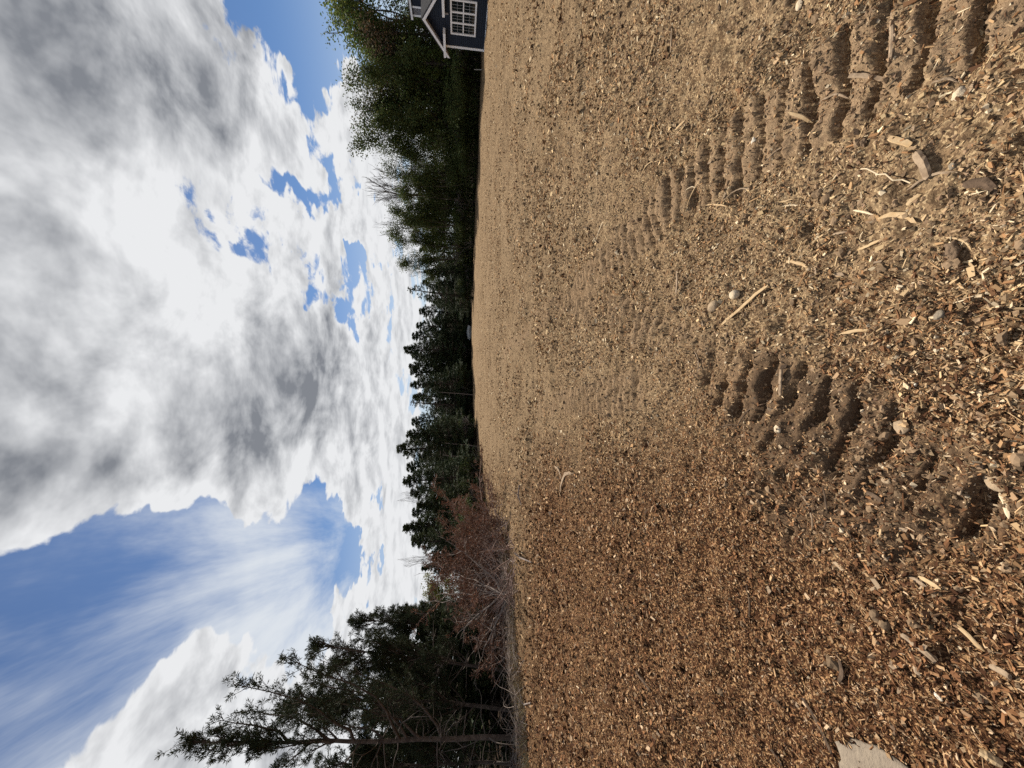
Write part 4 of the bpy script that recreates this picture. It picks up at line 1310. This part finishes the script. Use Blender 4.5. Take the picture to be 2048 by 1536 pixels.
def chip_verts(n, L, Wd, Th, r_):
    """n irregular chips as 8-cornered slivers"""
    base = np.array([(-1, -1, -1), (1, -1, -1), (1, 1, -1), (-1, 1, -1), (-1, -1, 1), (1, -1, 1), (1, 1, 1), (-1, 1, 1)], float) * .5
    V = np.repeat(base[None], n, 0)
    V[:, :, 0] += (r_.uniform(-.28, .28, (n, 1)) * V[:, :, 1]) + r_.normal(0, .07, (n, 8))
    V[:, :, 1] *= 1 - r_.uniform(-.15, .6, (n, 1)) * (V[:, :, 0] + .5)
    V[:, :, 1] += r_.normal(0, .05, (n, 8))
    V[:, :, 2] += r_.normal(0, .10, (n, 8))
    V *= np.stack([L, Wd, Th], 1)[:, None, :]
    return V


def rot_all(V, yaw, pitch, roll):
    c, s = np.cos(roll)[:, None], np.sin(roll)[:, None]
    y, z = V[:, :, 1] * c - V[:, :, 2] * s, V[:, :, 1] * s + V[:, :, 2] * c
    c, s = np.cos(pitch)[:, None], np.sin(pitch)[:, None]
    x, z = V[:, :, 0] * c + z * s, -V[:, :, 0] * s + z * c
    c, s = np.cos(yaw)[:, None], np.sin(yaw)[:, None]
    return np.stack([x * c - y * s, x * s + y * c, z], -1)


def spots(n, d0, d1, pw, half=52):
    """scatter points in the part of the field in front of the viewer, thinning with distance"""
    u = rng.uniform(0, 1, n)
    e = 2 - pw
    d = (d0 ** e + u * (d1 ** e - d0 ** e)) ** (1 / e)
    a = np.radians(rng.uniform(-half, half, n))
    X, Y = d * np.sin(a), d * np.cos(a)
    k = edge_dist(X, Y) < .1
    return X[k], Y[k], d[k]


def pick_cols(mulch):
    n = len(mulch)
    u = rng.uniform(0, 1, n)
    cm, cs_ = np.cumsum(PW_MUL), np.cumsum(PW_SOIL)
    idx = np.where(rng.uniform(0, 1, n) < mulch, np.searchsorted(cm, u), np.searchsorted(cs_, u))
    c = CHIP_PAL[np.minimum(idx, 7)] * rng.uniform(.55, 1.25, (n, 1)) * .84
    c = c * (1 - mulch[:, None] * np.array((.17, .26, .28)))
    return c


CHIPM = material('loose_chip_wood', (1, 1, 1), 0.9, tint=True, spec=.06)
Q5 = np.array([(4, 5, 6, 7), (0, 1, 5, 4), (1, 2, 6, 5), (2, 3, 7, 6), (3, 0, 4, 7)])
Q3 = Q5[[0, 1, 3]]
chips = Mesh()
# (how many, from, to, thinning, faces, median length, longest)
for (n, d0, d1, pw, qs, lmed, lmax) in ((20000, .55, 4.6, 1.1, Q5, .0135, .034), (185000, .55, 4.8, 1.1, Q3, .0085, .022), (140000, 3.0, 11, 1.25, None, .019, .042), (150000, 6, 34, 1.3, None, .040, .085)):
    X, Y, D = spots(n, d0, d1, pw)
    mu = mulch_mask(X, Y)
    patch = sstep(fbm(X * 1.3, Y * 1.3, 91, 4), -.30, .22)
    ok = rng.uniform(0, 1, len(X)) < (.72 * patch + (1 - .72 * patch) * mu) * (1 - .45 * churned(X, Y)) * sstep(D, d1, d1 * .7) * sstep(D, d0 * .9, d0 * 1.4)
    _, tmk = treads(X, Y)
    ok &= rng.uniform(0, 1, len(X)) > .75 * tmk
    X, Y, D, mu = X[ok], Y[ok], D[ok], mu[ok]
    n = len(X)
    L = np.clip(rng.lognormal(math.log(lmed), .48, n), .004, lmax)
    Wd = L * rng.uniform(.18 if qs is not None else .3, .60 if qs is not None else .8, n) * np.where(rng.uniform(0, 1, n) < .3, .5, 1)
    thin_ = rng.uniform(0, 1, n) < .16            # fibres and slivers
    L = np.where(thin_, L * 1.7, L); Wd = np.where(thin_, np.minimum(Wd, L * .10), Wd)
    Th = np.minimum(Wd * rng.uniform(.25, .6, n), .006)
    V = chip_verts(n, L, Wd, Th, rng)
    if qs is None:
        V = V[:, 4:, :]
    tilt = np.where(rng.uniform(0, 1, n) < .40, .75, .30 if qs is not None else .45)
    V = rot_all(V, rng.uniform(0, 6.28, n), rng.normal(0, 1, n) * tilt, rng.normal(0, 1, n) * tilt)
    Z = ground_z(X, Y) + Th * .5 + rng.uniform(-.003, .008, n) + L * .05
    V += np.stack([X, Y, Z], 1)[:, None, :]
    c = pick_cols(mu)
    if qs is not None:
        Q = (np.arange(n)[:, None, None] * 8 + qs[None]).reshape(-1, 4)
        chips.add(V.reshape(-1, 3), Q, None, np.repeat(c, 8, 0))
    else:
        chips.add(V.reshape(-1, 3), np.arange(n * 4).reshape(n, 4), None, np.repeat(c, 4, 0))
tag(chips.build('wood_chip_mulch', CHIPM), 'loose tan and brown wood chips spread over the whole field', 'mulch', kind='stuff')

# crumbs of soil and gravel between the chips
oc = np.array([(1, 0, 0), (-1, 0, 0), (0, 1, 0), (0, -1, 0), (0, 0, 1), (0, 0, -1)], float)
of = np.array([(0, 2, 4), (2, 1, 4), (1, 3, 4), (3, 0, 4), (2, 0, 5), (1, 2, 5), (3, 1, 5), (0, 3, 5)])
cm_ = Mesh()
for (n, d0, d1, pw, smed, smax) in ((130000, .55, 9.0, 1.2, .0048, .012), (40000, 3.5, 22, 1.3, .009, .022)):
    X, Y, D = spots(n, d0, d1, pw)
    mu = mulch_mask(X, Y)
    cl = fbm(X * 2.2, Y * 2.2, 55, 3)
    ok = rng.uniform(0, 1, len(X)) < (1 - .75 * mu) * (.35 + .65 * sstep(cl, -.2, .25)) * sstep(D, d1, d1 * .45) * sstep(D, d0 * .9, d0 * 1.6)
    X, Y, D = X[ok], Y[ok], D[ok]; n = len(X)
    S = np.clip(rng.lognormal(math.log(smed), .62, n), .0018, smax) * (.9 + .03 * D)
    V = np.repeat(oc[None], n, 0) * rng.uniform(.65, 1.25, (n, 6, 1)) + rng.normal(0, .18, (n, 6, 3))
    V *= S[:, None, None] * np.array((1, 1, .9))
    V = rot_all(V, rng.uniform(0, 6.28, n), rng.normal(0, .25, n), rng.normal(0, .25, n))
    V += np.stack([X, Y, ground_z(X, Y) + S * .15], 1)[:, None, :]
    c = np.array((.225, .152, .090)) * rng.uniform(.55, 1.45, (n, 1)) * (1 + rng.normal(0, .018, (n, 3)))
    lt = rng.uniform(0, 1, n) < .06
    c[lt] = np.array((.46, .37, .25)) * rng.uniform(.8, 1.2, (lt.sum(), 1))
    cm_.add(V.reshape(-1, 3), None, (np.arange(n)[:, None, None] * 6 + of[None, :4]).reshape(-1, 3), np.repeat(c, 6, 0))
IV, IT = ico(2)
X, Y, D = spots(3600, .7, 6.5, 1.1)
ok = (rng.uniform(0, 1, len(X)) < (1 - .8 * mulch_mask(X, Y)) * (.15 + .85 * sstep(fbm(X * 1.7, Y * 1.7, 57, 3), -.05, .3)))
X, Y = X[ok], Y[ok]; n = len(X)
S = np.clip(rng.lognormal(math.log(.011), .38, n), .006, .024)
V = IV[None] * (1 + .85 * fbm(IV[None, :, 0] * 1.6 + rng.uniform(0, 90, (n, 1)), IV[None, :, 1] * 1.6 + IV[None, :, 2] * 1.1 + rng.uniform(0, 90, (n, 1)), 5, 3))[:, :, None]
V = V * (S[:, None, None] * np.stack([np.ones(n), rng.uniform(.6, 1, n), rng.uniform(.45, .85, n)], 1)[:, None, :])
V = rot_all(V, rng.uniform(0, 6.28, n), rng.normal(0, .25, n), rng.normal(0, .25, n)) + np.stack([X, Y, ground_z(X, Y) + S * .12], 1)[:, None, :]
c = np.array((.200, .136, .082)) * rng.uniform(.6, 1.35, (n, 1))
cm_.add(V.reshape(-1, 3), None, (np.arange(n)[:, None, None] * len(IV) + IT[None]).reshape(-1, 3), np.repeat(c, len(IV), 0))
tag(cm_.build('soil_crumbs', material('soil_crumb', (1, 1, 1), .95, tint=True, spec=.04)), 'crumbs of tan soil and fine gravel strewn over the field', 'soil', kind='stuff')

# the larger single chips that can be picked out one by one
CH_MESH = {}
for mi in range(3):
    for vv in range(5):
        r_ = np.random.default_rng(900 + mi * 10 + vv)
        V = chip_verts(1, np.array([1.0]), np.array([r_.uniform(.28, .62)]), np.array([.14]), r_)[0]
        m_ = Mesh(); m_.add(V, np.concatenate([Q5, [(3, 2, 1, 0)]]))
        CH_MESH[mi, vv] = m_.data('wood_chip', WOOD[mi])
cnt = 0
CHIP_WORDS = ['pale cream', 'weathered tan', 'dark brown']
while cnt < 240:
    X, Y, D = spots(1, .8, 4.2, 1.5, 47)
    if not len(X):
        continue
    mu = float(mulch_mask(X, Y)[0])
    mi = int(rng.choice(3, p=(.36, .40, .24)))
    o = bpy.data.objects.new('wood_chip', CH_MESH[mi, int(rng.integers(0, 5))])
    COL.objects.link(o)
    L = float(np.clip(rng.lognormal(math.log(.020), .28), .014, .036)) * (.85 + .10 * float(D[0]))
    o.scale = (L, L, L)
    o.location = (X[0], Y[0], hz(X[0], Y[0]) + L * .09 + .002)
    o.rotation_euler = (rng.normal(0, .22), rng.normal(0, .22), rng.uniform(0, 6.28))
    where = 'on the red-brown mulch' if mu > .5 else 'on the tan soil'
    near = 'close to the viewer' if D[0] < 1.9 else ('a few steps off' if D[0] < 3 else 'out toward the field')
    tag(o, f'{CHIP_WORDS[mi]} loose wood chip lying {where}, {near}', 'wood chip', f'{CHIP_WORDS[mi]} chips {where}, {near}')
    cnt += 1
